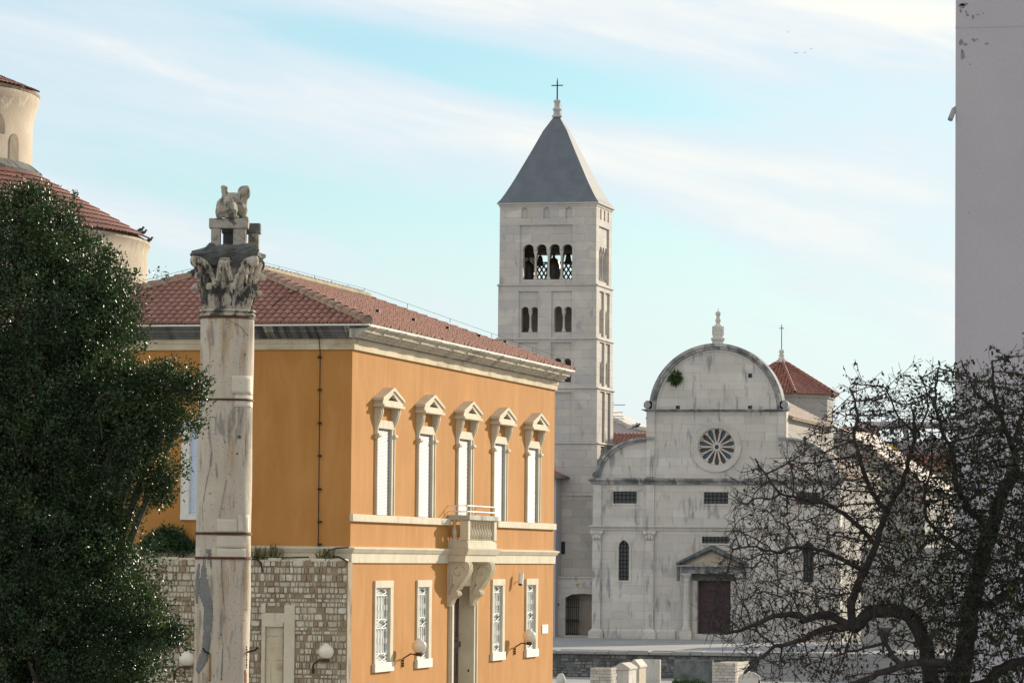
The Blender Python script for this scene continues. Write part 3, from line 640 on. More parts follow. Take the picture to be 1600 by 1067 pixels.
for z in (z_c2, z_c3): core.box(TX0+.6, TX1-.6, YT+.6, TY1-.6, z-.1, z)
core.box(TX0+.6, TX1-.6, YT+.6, TY1-.6, z_c1+.0, z_c1+.1)
core.build('wall', M_tower, TW); lay.build('lesene_wall', M_tower, TW)
for z, gr in ((z_c1, .06), (z_c2, .12), (z_c3, .18), (z_c4, .24), (z_c5, .28)):
    MB().rect(TX0-gr, TX1+gr, YT-gr, TY1+gr, [(-.3, z), (.04, z), (.10, z+.05), (.10, z+.10), (-.02, z+.18), (-.3, z+.18)]).build('string_course', M_tower, TW)
MB().rect(TX0, TX1, YT, TY1, [(-.4, z_top-.22), (.05, z_top-.22), (.09, z_top-.05), (.2, z_top-.03), (.2, z_top+.05), (-.4, z_top+.05)]).build('cornice', M_tower, TW)
# bells and the lattice guard inside the belfry
hx, hy = (TX1-TX0)/2, TD/2; tcx, tcy = (TX0+TX1)/2, YT+TD/2
def bell(px, y, z1, h, r):
    x = onY(px, 400, y).x
    pr = [(r, 0), (r*.97, h*.05), (r*.82, h*.2), (r*.66, h*.45), (r*.56, h*.75), (r*.42, h*.92), (r*.12, h), (r*.12, h*1.12)]
    bo = MB().lathe(x, y, [(a, z1-h*1.12+z) for a, z in pr], 18).build('bell', M_bell, TW, smooth=50)
    MB().box(x-r*.9, x+r*.9, y-.14, y+.14, z1, z1+.4).build('headstock', M_bell, bo)
    MB().tube([(x, y, z1-h*.6), (x, y, z1-h*1.2)], .06, 6).build('clapper', M_iron, bo)
bell(865.5, tcy, tz(393), 2.1, .86); bell(826, tcy-.2, tz(398), 1.9, .75); bell(888, tcy+.3, tz(390), .75, .34); bell(844, tcy+.3, tz(392), .8, .34)
bm_ = MB().box(TX0+.5, TX1-.5, tcy-.7, tcy+1.0, tz(393), tz(384)); bm_.build('bell_beam', M_bell, TW)
MB().box(TX0+.5, TX1-.5, YT+.6, TY1-.6, tz(380), tz(378.5)).build('belfry_ceiling', M_dark, TW)
lt = MB(); yl = TY1-.75; za, zb_ = tz(437), tz(403.5); n = 17; xa, xb = TX0+.75, TX1-.75; wdt = xb-xa
for k in range(-5, n+6):
    for sg in (1, -1):
        p = xa+wdt*k/n; q = p+sg*(zb_-za)*.62
        def cl_(x, pz): return min(max(x, xa), xb)
        t0_, t1_ = 0.0, 1.0
        for lim, s_ in ((xa, 1), (xb, -1)):
            d0, d1 = (p-lim)*s_, (q-lim)*s_
            if d0 < 0 and d1 < 0: t0_ = 2
            elif d0 < 0: t0_ = max(t0_, d0/(d0-d1))
            elif d1 < 0: t1_ = min(t1_, d0/(d0-d1))
        if t1_-t0_ > .05:
            P_ = Vector((p+(q-p)*t0_, yl+.02*sg, za+(zb_-za)*t0_)); Q_ = Vector((p+(q-p)*t1_, yl+.02*sg, za+(zb_-za)*t1_)); lt.tube([P_, Q_], .06, 4)
lt.box(xa, xb, yl-.05, yl+.05, zb_, zb_+.1); lt.build('belfry_lattice', M_doorc, TW)
# roof
apz = tz(172); hh = apz-z_top-.04
rp = [(1.05, 0), (1.035, .012), (.985, .045), (.92, .10), (.815, .20), (.735, .28), (.435, .60), (.246, .81), (.06, .965), (.04, .985)]
loops = [[(tcx+sx*hx*s_, tcy+sy*hy*s_, z_top+.05+h*hh) for sx, sy in ((-1,-1),(1,-1),(1,1),(-1,1))] for s_, h in rp]
rf_ = MB().rings(loops).build('roof', M_lead, TW)
MB().lathe(tcx, tcy, [(r, apz-.25+z) for r, z in ((.36, 0), (.40, .08), (.30, .2), (.26, .45), (.34, .55), (.34, .62), (.22, .75), (.20, 1.05), (.28, 1.18), (.28, 1.26), (.2, 1.32), (.06, 1.36))], 14).build('finial', M_tower, TW, smooth=40)
cz = tz(115); cr1 = MB(); cr1.tube([(tcx, tcy, apz+1.0), (tcx, tcy, cz-.3), (tcx, tcy, cz)], [.06, .055, .012], 6); cr1.tube([(tcx-.45, tcy, tz(127)), (tcx+.45, tcy, tz(127))], .045, 6); cr1.build('cross', M_iron, TW)
MB().tube([(tcx+.15, tcy-.1, apz+1.2), (tcx+.35, tcy-.2, apz+.6), (tcx+.42, tcy-.3, apz+.1), (tcx+.3, tcy-.5, apz-.6)], .012, 4).build('lightning_wire', M_iron, TW)

# ================================================================== church
CH = thing('church', onY(1119, 998, YC), 'pale limestone Renaissance church with a round gable, rose window and curved side aisles', 'church')
cz_ = lambda py, px=1119: onY(px, py, YC).z
cxx = lambda px, py=800: onY(px, py, YC).x
CC = cxx(1118.5); half = lambda px: CC-cxx(px)          # half width measured on the left side
hA, hN = half(926.5), half(1010)                         # aisle edge, nave edge
zA, zN = cz_(748), cz_(641); RN = half(1014.5); rax, raz = half(931)-half(1009), cz_(684)-cz_(748)
top = cz_(537)
def gable(r, rz, z0, n=40): return [(CC+r*math.cos(math.pi*i/n), z0+rz*math.sin(math.pi*i/n)) for i in range(n+1)]
out = [(CC-hA, PLZ), (CC+hA, PLZ), (CC+hA, zA)] + [(CC+half(1009)+rax*math.cos(a), zA+raz*math.sin(a)) for a in [math.pi/2*i/14 for i in range(15)]] + [(CC+hN, zA+raz), (CC+hN, zN)] \
    + gable(RN, top-zN, zN) + [(CC-hN, zN), (CC-hN, zA+raz)] + [(CC-half(1009)-rax*math.sin(a), zA+raz*math.cos(a)) for a in [math.pi/2*i/14 for i in range(15)]] + [(CC-hA, zA)]
def crect(a, b, ya, yb, mir=False): 
    x0, x1 = cxx(a), cxx(b)
    if mir: x0, x1 = 2*CC-x1, 2*CC-x0
    return [(x0, cz_(yb)), (x1, cz_(yb)), (x1, cz_(ya)), (x0, cz_(ya))]
wins = [crect(957.5, 995, 768, 787), crect(1099.5, 1138, 768.5, 787), crect(957.5, 995, 768, 787, True), crect(1097, 1139.5, 838, 848.5)]
lw0, lw1 = cxx(967), cxx(983.5); lanc = [arch(lw0, lw1, cz_(908), cz_(855), 10, .25), arch(2*CC-lw1, 2*CC-lw0, cz_(908), cz_(855), 10, .25)]
rr = (cxx(1147)-cxx(1090))/2; rz0 = cz_(698)
rose = [(CC+rr*math.cos(2*math.pi*i/40), rz0+rr*math.sin(2*math.pi*i/40)) for i in range(40)]
dr = crect(1091, 1143.5, 907, 990)
small = [[(x-.16, z-.16), (x+.16, z-.16), (x+.16, z+.16), (x-.16, z+.16)] for x, z in ((cxx(1171), cz_(587)), (cxx(1058), cz_(637)), (cxx(1171), cz_(637)))]
fw_ = MB(); fw_.panY(out, wins+lanc+[rose, dr]+small, YC, YC+.9); fw_.build('facade_wall', M_church, CH)
for w_ in wins+lanc:
    x0, x1, z0, z1 = min(p[0] for p in w_), max(p[0] for p in w_), min(p[1] for p in w_), max(p[1] for p in w_)
    fm = MB(); e = .13
    if w_ in lanc:
        big = arch(x0-.16, x1+.16, z0-.12, z1-(x1-x0)*.62, 10, .3); fm.panY(big, [w_], YC-.06, YC-.002)
    else: fm.panY([(x0-e, z0-e), (x1+e, z0-e), (x1+e, z1+e), (x0-e, z1+e)], [w_], YC-.05, YC-.002)
    wo = fm.build('window', M_church, CH)
    MB().box(x0-.05, x1+.05, YC+.34, YC+.4, z0-.05, z1+.05).build('pane', M_glass, wo)
    gm = MB(); nx = max(3, round((x1-x0)/.30)); nz = max(2, round((z1-z0)/.30))
    for k in range(1, nx): x = x0+(x1-x0)*k/nx; gm.tube([(x, YC+.2, z0), (x, YC+.2, z1)], .022, 4)
    for k in range(1, nz): z = z0+(z1-z0)*k/nz; gm.tube([(x0, YC+.2, z), (x1, YC+.2, z)], .022, 4)
    gm.build('window_grille', M_iron, wo)
# wide shallow surround of the upper windows
for a, b, ya, yb, mi in ((950, 1002, 762, 768-1.5, False), (1093, 1144.5, 762.5, 767, False), (950, 1002, 762, 766.5, True), (1088, 1146, 831, 836.5, False)):
    q = crect(a, b, ya, yb, mi); MB().box(q[0][0], q[1][0], YC-.045, YC, q[0][1], q[2][1]).build('window_lintel', M_church, CH)
# rose window
M_rose = stone('rose_limestone', (.60, .565, .505), (.52, .49, .44), 1.2, stain=((.30, .27, .22), .54, .7, 1.2, 1.2, .6))
for q in small: MB().box(q[0][0]-.05, q[1][0]+.05, YC+.4, YC+.46, q[0][1]-.05, q[2][1]+.05).build('putlog_shade_back', M_glass, CH)  # dark sheets put the shade inside the putlog holes into colour
ring = lambda r0, r1, n=48: ([(CC+r1*math.cos(2*math.pi*i/n), rz0+r1*math.sin(2*math.pi*i/n)) for i in range(n)], [[(CC+r0*math.cos(2*math.pi*i/n), rz0+r0*math.sin(2*math.pi*i/n)) for i in range(n)]])
px1 = 1/ (6000*.97/279)                                   # metres per photograph pixel on the facade
rm = MB(); rm.panY(*ring(36.5*px1, 38.5*px1), YC-.16, YC); rm.panY(*ring(33*px1, 36.5*px1), YC-.11, YC-.0); rm.panY(*ring(29.5*px1, 33*px1), YC-.06, YC+.0)
ro = rm.build('rose_window', M_rose, CH)
tr2 = MB(); tr2.panY(*ring(27.3*px1, rr+.03), YC+.22, YC+.5); tr2.panY(*ring(3.6*px1, 5.6*px1), YC+.2, YC+.45)
for k in range(14):
    a = 2*math.pi*(k+.5)/14+math.pi/2; ca, sa = math.cos(a), math.sin(a); w0 = .10
    tr2.tube([(CC+5.3*px1*ca, YC+.30, rz0+5.3*px1*sa), (CC+24*px1*ca, YC+.30, rz0+24*px1*sa)], [.062, .08], 6)
    a2 = 2*math.pi*k/14+math.pi/2; c2, s2_ = math.cos(a2), math.sin(a2)     # little arches between the spokes
    tr2.tube([(CC+24*px1*ca, YC+.30, rz0+24*px1*sa), (CC+27.5*px1*math.cos(a-.06), YC+.30, rz0+27.5*px1*math.sin(a-.06))], .11, 5)
    tr2.tube([(CC+24*px1*ca, YC+.30, rz0+24*px1*sa), (CC+27.5*px1*math.cos(a+.06), YC+.30, rz0+27.5*px1*math.sin(a+.06))], .11, 5)
tr2.build('tracery', M_rose, ro, smooth=40)
for k in range(14):
    a0, a1 = 2*math.pi*(k-.5)/14+math.pi/2, 2*math.pi*(k+.5)/14+math.pi/2
    poly = [(CC+r*math.cos(a), rz0+r*math.sin(a)) for r, a in ((3*px1, a0), (29*px1, a0), (29.5*px1, (a0+a1)/2), (29*px1, a1), (3*px1, a1))]
    MB().panY(poly, [], YC+.5, YC+.56).build('glass_panel', M_glassb if k in (1, 3, 5, 9, 11, 13) else M_glassr, ro)
MB().panY([(CC+3*px1*math.cos(2*math.pi*i/20), rz0+3*px1*math.sin(2*math.pi*i/20)) for i in range(20)], [], YC+.44, YC+.48).build('hub_panel', M_glassb, ro)
# pilasters, cornices, arch mouldings
def prof_bar(x0, x1, z0, z1, d, name, mat, ret=True):
    h = z1-z0; m_ = MB(); pr = [(0, z0), (d*.35, z0), (d*.45, z0+h*.35), (d*.85, z0+h*.6), (d, z0+h*.7), (d, z1-.03), (d*.9, z1), (0, z1+.02)]
    e = d if ret else 0
    m_.rings([[(x0-e*(p/d)*.8, YC-p, z) for p, z in pr], [(x1+e*(p/d)*.8, YC-p, z) for p, z in pr]]); return m_.build(name, mat, CH)
prof_bar(CC-hN-.02, CC+hN+.02, zN-.1, cz_(639.5), .42, 'cornice', M_arch)
prof_bar(CC-hA-.02, CC+hA+.02, cz_(757), cz_(747.5), .42, 'cornice', M_arch)
prof_bar(CC-hA-.02, CC+hA+.02, cz_(829), cz_(821.5), .26, 'string_course', M_church)
for (pa, pb) in ((926.8, 940), (1009.5, 1022.5)):
    for sg in (0, 1):
        x0, x1 = cxx(pa), cxx(pb)
        if sg: x0, x1 = 2*CC-x1, 2*CC-x0
        MB().box(x0, x1, YC-.16, YC, cz_(820)-.1, cz_(758)).build('pilaster', M_church, CH)
        MB().box(x0, x1, YC-.18, YC, cz_(984), cz_(845)).build('pilaster', M_church, CH)
        cm = MB(); zt_, zb_ = cz_(829.5), cz_(845)
        cm.rings([[(x0-g_, YC, z) , (x0-g_, YC-.18-g_, z), (x1+g_, YC-.18-g_, z), (x1+g_, YC, z)] for g_, z in ((.0, zb_), (.06, zb_+.05), (.02, zb_+.12), (.10, zb_+.42), (.17, zt_-.14), (.17, zt_))])
        for k in range(3):
            xx = x0+(x1-x0)*(k+.5)/3; cm.ell((xx, YC-.26, zb_+.22), (.11, .08, .17)); 
        for xx in (x0-.02, x1+.02): cm.ell((xx, YC-.3, zb_+.50), (.13, .1, .13))
        cm.build('pilaster_capital', M_church, CH, smooth=40)
        if pb > 1000: MB().box(x0, x1, YC-.14, YC, cz_(745), cz_(642.5)).build('pilaster', M_church, CH)
        bm_ = MB(); bm_.rings([[(x0-g_, YC, z), (x0-g_, YC-.18-g_, z), (x1+g_, YC-.18-g_, z), (x1+g_, YC, z)] for g_, z in ((.22, PLZ), (.22, cz_(988)), (.14, cz_(987)), (.06, cz_(985)), (0, cz_(984)))]); bm_.build('pilaster_base', M_church, CH)
for a, b in ((940, 1009), (1022, 1062)):
    for sg in (0, 1):
        x0, x1 = cxx(a)+.25, cxx(b)-.25
        if sg: x0, x1 = 2*CC-x1, 2*CC-x0
        m_ = MB(); m_.rings([[(x, YC-p, z) for p, z in ((0, PLZ), (.16, PLZ), (.16, cz_(987)), (.06, cz_(985.5)), (0, cz_(985)))] for x in (x0, x1)]); m_.build('plinth', M_church, CH)
def arcband(name, r0, r1, d, mat, q0=0, q1=1, cx=None, sx=1, rzr=1.0, z0=None, n=40, y0=None):
    m_ = MB(); cx = CC if cx is None else cx; z0 = zN if z0 is None else z0; L = []
    for i in range(n+1):
        a = math.pi*(q0+(q1-q0)*i/n); ca, sa = math.cos(a), math.sin(a)
        L.append([(cx+sx*r*ca, (YC-dd), z0+r*rzr*sa) for r, dd in ((r0, 0), (r0, d*.5), (r0+(r1-r0)*.35, d*.6), (r0+(r1-r0)*.5, d), (r1, d), (r1, -.95), (r1-.08, -.95), (r1-.08, 0))])
    m_.rings(L); return m_.build(name, mat, CH)
kz = (top-zN)/RN
arcband('arch_moulding', RN-.42, RN+.02, .34, M_arch, 0, 1, None, 1, kz)
arcband('arch_rib', RN-.62, RN-.47, .10, M_church, 0, 1, None, 1, kz)
for sg in (1, -1): arcband('aisle_moulding', rax-.36, rax+.03, .34, M_arch, 0, .5, CC+sg*half(1009), sg, raz/rax, zA, 20)
for sg in (1, -1):
    x = CC+sg*(half(1013)); m_ = MB(); m_.tube([(x, YC-.34, zN+.38), (x, YC+.6, zN+.38)], .34, 16); m_.tube([(x, YC-.38, zN+.38), (x, YC-.3, zN+.38)], .2, 12); m_.build('volute', M_arch, CH, smooth=40)
    MB().box(min(CC+sg*half(1022), CC+sg*half(1009)), max(CC+sg*half(1022), CC+sg*half(1009))+.0, YC-.3, YC, zA+raz-.12, zA+raz+.06).build('moulding_end', M_arch, CH)
    x = CC+sg*(hA-.25); m_ = MB(); m_.tube([(x, YC-.38, zA+.25), (x, YC+.4, zA+.25)], .24, 12); m_.build('volute', M_dark, CH, smooth=40)
# finial on the round gable
fz = top-.05; sc_ = px1
fp = [(10.5, 0), (10.5, 4), (9.5, 5), (9.5, 8), (11.3, 10), (11.3, 13), (8.6, 14.5), (8.4, 20), (8.8, 22), (8.2, 24), (8.0, 30), (6.0, 34), (3.6, 36), (3.2, 38), (4.4, 40.5), (4.4, 43), (3.0, 46), (2.6, 49), (4.0, 51), (4.3, 54), (3.0, 56.5), (.6, 57.5), (.4, 62)]
fo = MB().lathe(CC, YC+.45, [(r*sc_*.95, fz-.1+z*sc_*.93) for r, z in fp], 18).build('finial', M_church, CH, smooth=40)
fr_ = MB()
for k in range(12):
    a = 2*math.pi*k/12; fr_.box(-.04, .04, -.03, .03, fz+14.5*sc_, fz+28*sc_, lambda x, y, z: (CC+8.2*sc_*math.cos(a)+x, YC+.45+8.2*sc_*math.sin(a)+y, z))
fr_.build('finial_fluting', M_church, fo)
# portal
P0, P1 = cxx(1062), cxx(1170.5); pc = (P0+P1)/2; zE0, zE1 = cz_(896), cz_(882.5); zP = cz_(853)
po = thing
m_ = MB(); m_.box(P0+.35, P1-.35, YC-.95, YC, zE0, zE0+.28); m_.box(P0+.42, P1-.42, YC-.88, YC, zE0+.28, zE1-.12); m_.box(P0, P1, YC-1.3, YC, zE1-.12, zE1)
PO = m_.build('portal', M_arch, CH)
m_ = MB(); m_.panY([(P0+.25, zE1+.003), (P1-.25, zE1+.003), (pc, zP-.25)], [], YC-.75, YC); m_.build('tympanum', M_plaster, PO)
for sg in (-1, 1):
    xe = P0 if sg < 0 else P1; m_ = MB(); m_.panY([(xe, zE1+.003), (xe, zE1+.16), (pc, zP+.06), (pc, zP-.24)], [], YC-1.3, YC); m_.panY([(xe-sg*.35, zE1+.004), (xe-sg*.28, zE1+.12), (pc, zP-.22), (pc, zP-.38)], [], YC-1.05, YC); m_.build('raking_cornice', M_dark, PO)
    xc = cxx(1076) if sg < 0 else cxx(1159); zb_ = cz_(985)
    MB().lathe(xc, YC-.62, [(r, z) for r, z in ((.36, zb_), (.36, zb_+.1), (.30, zb_+.2), (.27, zb_+.26), (.27, zb_+1.2), (.235, zE0-.62), (.28, zE0-.58), (.25, zE0-.52), (.30, zE0-.3), (.40, zE0-.1))], 16).build('portal_column', M_church, PO, smooth=40)
    MB().box(xc-.36, xc+.36, YC-.98, YC-.2, zE0-.1, zE0-.003).build('portal_abacus', M_church, PO); MB().box(xc-.45, xc+.45, YC-1.05, YC, PLZ, zb_).build('portal_pedestal', M_church, PO)
    x = xe+.02 if sg < 0 else xe-.22; MB().box(x, x+.2, YC-1.1, YC-.9, zE0-.55, zE1-.13).build('hanging_bracket', M_dark, PO)
    xa = cxx(1084) if sg < 0 else cxx(1143.5); xb = cxx(1091) if sg < 0 else cxx(1151); MB().box(xa, xb, YC-.3, YC, cz_(990), cz_(903)).build('door_jamb', M_church, PO)
MB().box(cxx(1084), cxx(1151), YC-.32, YC, cz_(907), cz_(897)).build('door_lintel', M_moss, PO)
m_ = MB(); xd0, xd1 = dr[0][0], dr[1][0]; zd0, zd1 = dr[0][1], dr[2][1]; m_.box(xd0, xd1, YC+.3, YC+.4, zd0, zd1)
for k in range(5): z = zd0+(zd1-zd0)*(k+.03)/5; m_.box(xd0+.04, xd1-.04, YC+.26, YC+.3, z, z+(zd1-zd0)/5*.94)
for x in (xd0+(xd1-xd0)*.33, xd0+(xd1-xd0)*.5, xd0+(xd1-xd0)*.67): m_.box(x-.02, x+.02, YC+.24, YC+.26, zd0, zd1)
m_.build('door', M_doorc, PO)
MB().box(xd0-.6, xd1+.6, YC-.5, YC+.3, PLZ, zd0-.003).build('door_step', M_church, PO)
# nave, aisles and their roofs behind the facade
NL = 22; zev = onX(1229, 651, CC+hN).z
rz_ = zev+hN*.50
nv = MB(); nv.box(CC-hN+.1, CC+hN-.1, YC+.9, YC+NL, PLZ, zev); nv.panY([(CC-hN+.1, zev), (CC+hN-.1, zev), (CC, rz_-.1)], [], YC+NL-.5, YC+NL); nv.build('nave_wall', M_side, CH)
nr = MB(); nr.rings([[(CC-hN-.3, y, zev-.14), (CC, y, rz_), (CC+hN+.3, y, zev-.14), (CC+hN+.3, y, zev-.02), (CC, y, rz_+.12), (CC-hN-.3, y, zev-.02)] for y in (YC+.95, YC+NL+.3)]); NR = nr.build('nave_roof', M_mortar, CH)
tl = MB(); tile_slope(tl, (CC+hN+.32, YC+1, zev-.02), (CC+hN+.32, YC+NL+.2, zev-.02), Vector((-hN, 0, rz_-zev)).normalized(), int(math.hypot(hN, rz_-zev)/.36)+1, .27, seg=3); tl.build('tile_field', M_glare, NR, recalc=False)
zal = zA+.35; zah = zA+raz-.5
for sg in (1, -1):
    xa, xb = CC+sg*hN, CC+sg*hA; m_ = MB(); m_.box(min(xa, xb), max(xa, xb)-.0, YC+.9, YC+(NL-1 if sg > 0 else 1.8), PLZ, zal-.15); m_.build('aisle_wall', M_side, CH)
    y1 = YC+(NL-1 if sg > 0 else 1.9); m_ = MB(); m_.rings([[(xa, y, zah), (xb+sg*.3, y, zal-.2), (xb+sg*.3, y, zal-.08), (xa, y, zah+.12)] for y in (YC+.92, y1)]); ar = m_.build('aisle_roof', M_mortar, CH)
    if sg > 0:
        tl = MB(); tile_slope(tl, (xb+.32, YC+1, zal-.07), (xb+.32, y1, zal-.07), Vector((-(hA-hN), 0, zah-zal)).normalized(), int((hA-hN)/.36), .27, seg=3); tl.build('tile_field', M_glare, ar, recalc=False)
# plant rooted in the gable (and a small bush below the cornice)
def tuft(name, c, r, n, mat, ln=.35, droop=.5, label=None, cat='plant', group=None, seed=3):
    rg = np.random.default_rng(seed); d = rg.normal(size=(n, 3)); d /= np.linalg.norm(d, axis=1)[:, None]
    d[:, 1] = -abs(d[:, 1]); c0 = np.array(c)+d*np.array(r)*rg.uniform(.1, .8, (n, 1)); up = d*.8+rg.normal(size=(n, 3))*.35+np.array([0, 0, -droop]); up /= np.linalg.norm(up, axis=1)[:, None]
    sd_ = np.cross(up, rg.normal(size=(n, 3))); sd_ /= np.linalg.norm(sd_, axis=1)[:, None]; L = ln*rg.uniform(.5, 1.3, (n, 1)); w = L*.13
    V = np.stack([c0, c0+up*L*.5+sd_*w, c0+up*L, c0+up*L*.5-sd_*w], 1).reshape(-1, 3); Fq = np.arange(4*n).reshape(-1, 4)
    o = npmesh(name, V, Fq, mat); tag(o, label, cat, group); return o
M_green = foliage_mat('green_leaf', (.045, .085, .03), (.07, .11, .035), .6, .3, .15)
M_dry = foliage_mat('dry_grass', (.20, .17, .08), (.10, .12, .05), .7, .2, .15)
gp = onY(1056, 594, YC); tuft('wall_plant', (gp.x, gp.y-.02, gp.z+.2), (.42, .3, .46), 380, M_green, .42, .6, 'green trailing plant growing out of the round church gable')

# ================================================================== octagonal lantern behind the nave
oc = onY(1221, 600, YC+NL+6); orr = 87*1.075/21.5*1.0
OT = thing('octagonal_chapel', (oc.x, oc.y, PLZ), 'octagonal chapel tower with a red tiled pyramid roof behind the round church gable', 'tower')
oz = onY(1221, 616, YC+NL+6-orr*.9).z; oza = onY(1221, 564, YC+NL+6).z; ph8 = math.pi/8
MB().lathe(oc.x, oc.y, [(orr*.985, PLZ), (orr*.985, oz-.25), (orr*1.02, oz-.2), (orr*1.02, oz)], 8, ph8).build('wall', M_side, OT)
ro_ = MB().lathe(oc.x, oc.y, [(orr*1.06, oz), (orr*1.06, oz+.03), (.12, oza-.12), (.1, oza-.1)], 8, ph8).build('roof', M_mortar, OT)
tl = MB(); rd = MB()
for k in range(8):
    a0, a1 = ph8+2*math.pi*k/8, ph8+2*math.pi*(k+1)/8; A = Vector((oc.x+orr*1.08*math.cos(a1), oc.y+orr*1.08*math.sin(a1), oz+.09)); B = Vector((oc.x+orr*1.08*math.cos(a0), oc.y+orr*1.08*math.sin(a0), oz+.09)); M__ = (A+B)/2; Tp = Vector((oc.x, oc.y, oza+.06))-M__; Ls = (A-B).length; Tl = Tp.length
    tile_slope(tl, A, B, Tp.normalized(), int(Tl/.36), .27, lambda s, d: s > d/Tl*Ls/2-.05 and Ls-s > d/Tl*Ls/2-.05, seg=3)
    ridge_tiles(rd, A+Vector((0,0,.06)), Vector((oc.x, oc.y, oza+.1)), .14)
tl.build('tile_field', M_tile2, ro_, recalc=False); rd.build('ridge_tile', M_tile2, ro_, recalc=False)
MB().lathe(oc.x, oc.y, [(r*.047*1.05, oza-.1+z*.05) for r, z in ((11, 0), (9, 2), (6, 4), (5, 7), (3.6, 9), (4.6, 11), (4.6, 12), (2.5, 13), (4, 15.5), (4.3, 17.5), (3, 20), (.5, 20.5))], 14).build('finial', M_church, OT, smooth=40)
zc1 = onY(1222, 507.5, YC+NL+6).z; m_ = MB(); m_.tube([(oc.x, oc.y, oza+.8), (oc.x, oc.y, zc1)], .035, 5); m_.tube([(oc.x-.2, oc.y, zc1-.28), (oc.x+.2, oc.y, zc1-.28)], .03, 5); m_.build('cross', M_iron, OT)

# ================================================================== convent gatehouse between tower and church, house at the left
GX0, GX1 = onY(869, 950, YT-1.2).x, CC-hA-.06; gz = onY(895, 903, YT-1.2).z
GH = thing('gatehouse', ((GX0+GX1)/2, YT-1.2, PLZ), 'stone gate block with an iron grille gate left of the church', 'gate')
ga, gb = onY(883, 950, YT-1.2).x, GX1-.02; gt = onY(890, 928, YT-1.2).z; gbz = onY(890, 992, YT-1.2).z
m_ = MB(); m_.panY([(GX0, PLZ), (GX1, PLZ), (GX1, gz), (GX0, gz)], [arch(ga, gb-.25, gbz, gt-.15, 10)[:1]+[(ga, gt-.25), (ga+.5, gt), (gb-.9, gt+.06), (gb-.25, gt)]+[(gb-.25, gbz)]], YT-1.2, YT-.35); m_.box(GX0-.05, GX1, YT-1.3, YT-.35, gz+.003, gz+.14); m_.build('wall', M_tower, GH)
MB().box(GX0+.4, gb-.1, YT-1.24, YT-1.2, onY(890, 917, YT).z, onY(890, 908, YT).z).build('name_slab', M_church, GH)
ez = onY(902, 913.5, YT-1.3); MB().box(ez.x-.09, ez.x+.09, YT-1.27, YT-1.24, ez.z-.1, ez.z+.1).build('emblem', plain('yellow_paint', (.45, .28, .05), .6), GH)
gm = MB(); gm.box(GX0+.6, gb-.1, YT-1.45, YT-1.2, PLZ, gbz); gm.build('step', M_tower, GH)
gm = MB(); gx1 = onY(904, 950, YT-1).x
for k in range(7): x = ga+.06+(gx1-ga-.12)*k/6; gm.tube([(x, YT-.8, gbz), (x, YT-.8, gt-.1)], .028, 5)
for z in (gbz+.12, gbz+1.0, gt-.4, gbz+(gt-gbz)*.68): gm.box(ga, gx1, YT-.83, YT-.77, z-.03, z+.03)
zz = onY(890, 969, YT-.8).z; gm.box(ga, gx1, YT-.85, YT-.75, zz-.1, zz+.1); gm.build('iron_gate', M_iron, GH)
MB().box(ga-.25, gb, YT-.352, YT-.33, gbz, gt+.2).build('inner_wall', stone('tan_ashlar', (.34, .29, .24), (.28, .24, .20), 1, brick=(.9, .4, .012)), GH)
rs_ = onY(871, 944, YT-1.22); MB().tube([(rs_.x, YT-1.2, rs_.z), (rs_.x, YT-1.28, rs_.z)], .13, 16).build('round_fixture', M_iron, GH)
wp = [onY(872.5, 845.5, YT-.4), onY(882.5, 865.5, YT-.4)]
m_ = MB(); m_.box(wp[0].x-.1, wp[1].x+.1, YT-.30, YT-.26, wp[1].z-.1, wp[0].z+.1); wo = m_.build('window', M_tower, TW); MB().box(wp[0].x, wp[1].x, YT-.31, YT-.27, wp[1].z, wp[0].z).build('pane', M_glass, wo)
HX1 = onY(868.5, 800, YT-2.2).x
LH = thing('side_house', (HX1-5, YT-2, PLZ), 'grey house corner with a red tiled eave seen between orange palace and bell tower', 'building')
hz = onY(868, 747, YT-2.2).z; MB().box(HX1-10, HX1, YT-2.2, YT+TD+6, PLZ, hz).build('wall', M_grey, LH)
ex = onY(881, 745, YT-2.2).x; m_ = MB(); m_.rect(HX1-10, HX1, YT-2.2, YT+TD+6, [(0, hz-.003), (ex-HX1, hz-.0), (ex-HX1, hz+.14), (-.0, hz+.14)]); m_.build('eave', M_dark, LH)
m_ = MB(); m_.rect(HX1-10, HX1, YT-2.2, YT+TD+6, [(.42, hz+.143), (.42, hz+.2), (-4.5, hz+2.2)], True); hr = m_.build('roof', M_tile2, LH)
# ================================================================== round church at the left
ZD = 125.0; dc = at(-242, 400, ZD); Rl = 474*ZD/F; Ru = 288*ZD/F
RC = thing('round_church', (dc.x, dc.y, 0), 'tall round plastered church with two drums and red tiled conical roofs', 'church')
pd_ = lambda px, py: at(px, py, ZD).z
zl1 = pd_(228, 383); zl_r = pd_(233, 379); zu0 = pd_(46, 272); zu1 = pd_(55, 157)
MB().lathe(dc.x, dc.y, [(Rl*.992, 0), (Rl*.992, zl1-.35), (Rl*.996, zl1-.1), (Rl*1.002, zl1), (Rl*1.002, zl_r)], 96).build('lower_drum_wall', M_plaster, RC, smooth=30)
fl = [(Ru, zu0-.6)]+[(Ru*(1+.033*(max(0, u-.55)/.45)**2.2), zu0+(zu1-zu0)*u) for u in [i/14 for i in range(15)]]
MB().lathe(dc.x, dc.y, fl+[(Ru*1.034, zu1+.12)], 96).build('upper_drum_wall', M_plaster, RC, smooth=30)
lr = MB().lathe(dc.x, dc.y, [(Rl*1.002, zl_r+.02), (Ru*1.0, zu0+.05)], 96).build('lower_roof', M_mortar, RC, smooth=30)
ur = MB().lathe(dc.x, dc.y, [(Ru*1.034, zu1+.14), (Ru*1.038, zu1+.22), (.2, zu1+2.6)], 96).build('upper_roof', M_mortar, RC, smooth=30)
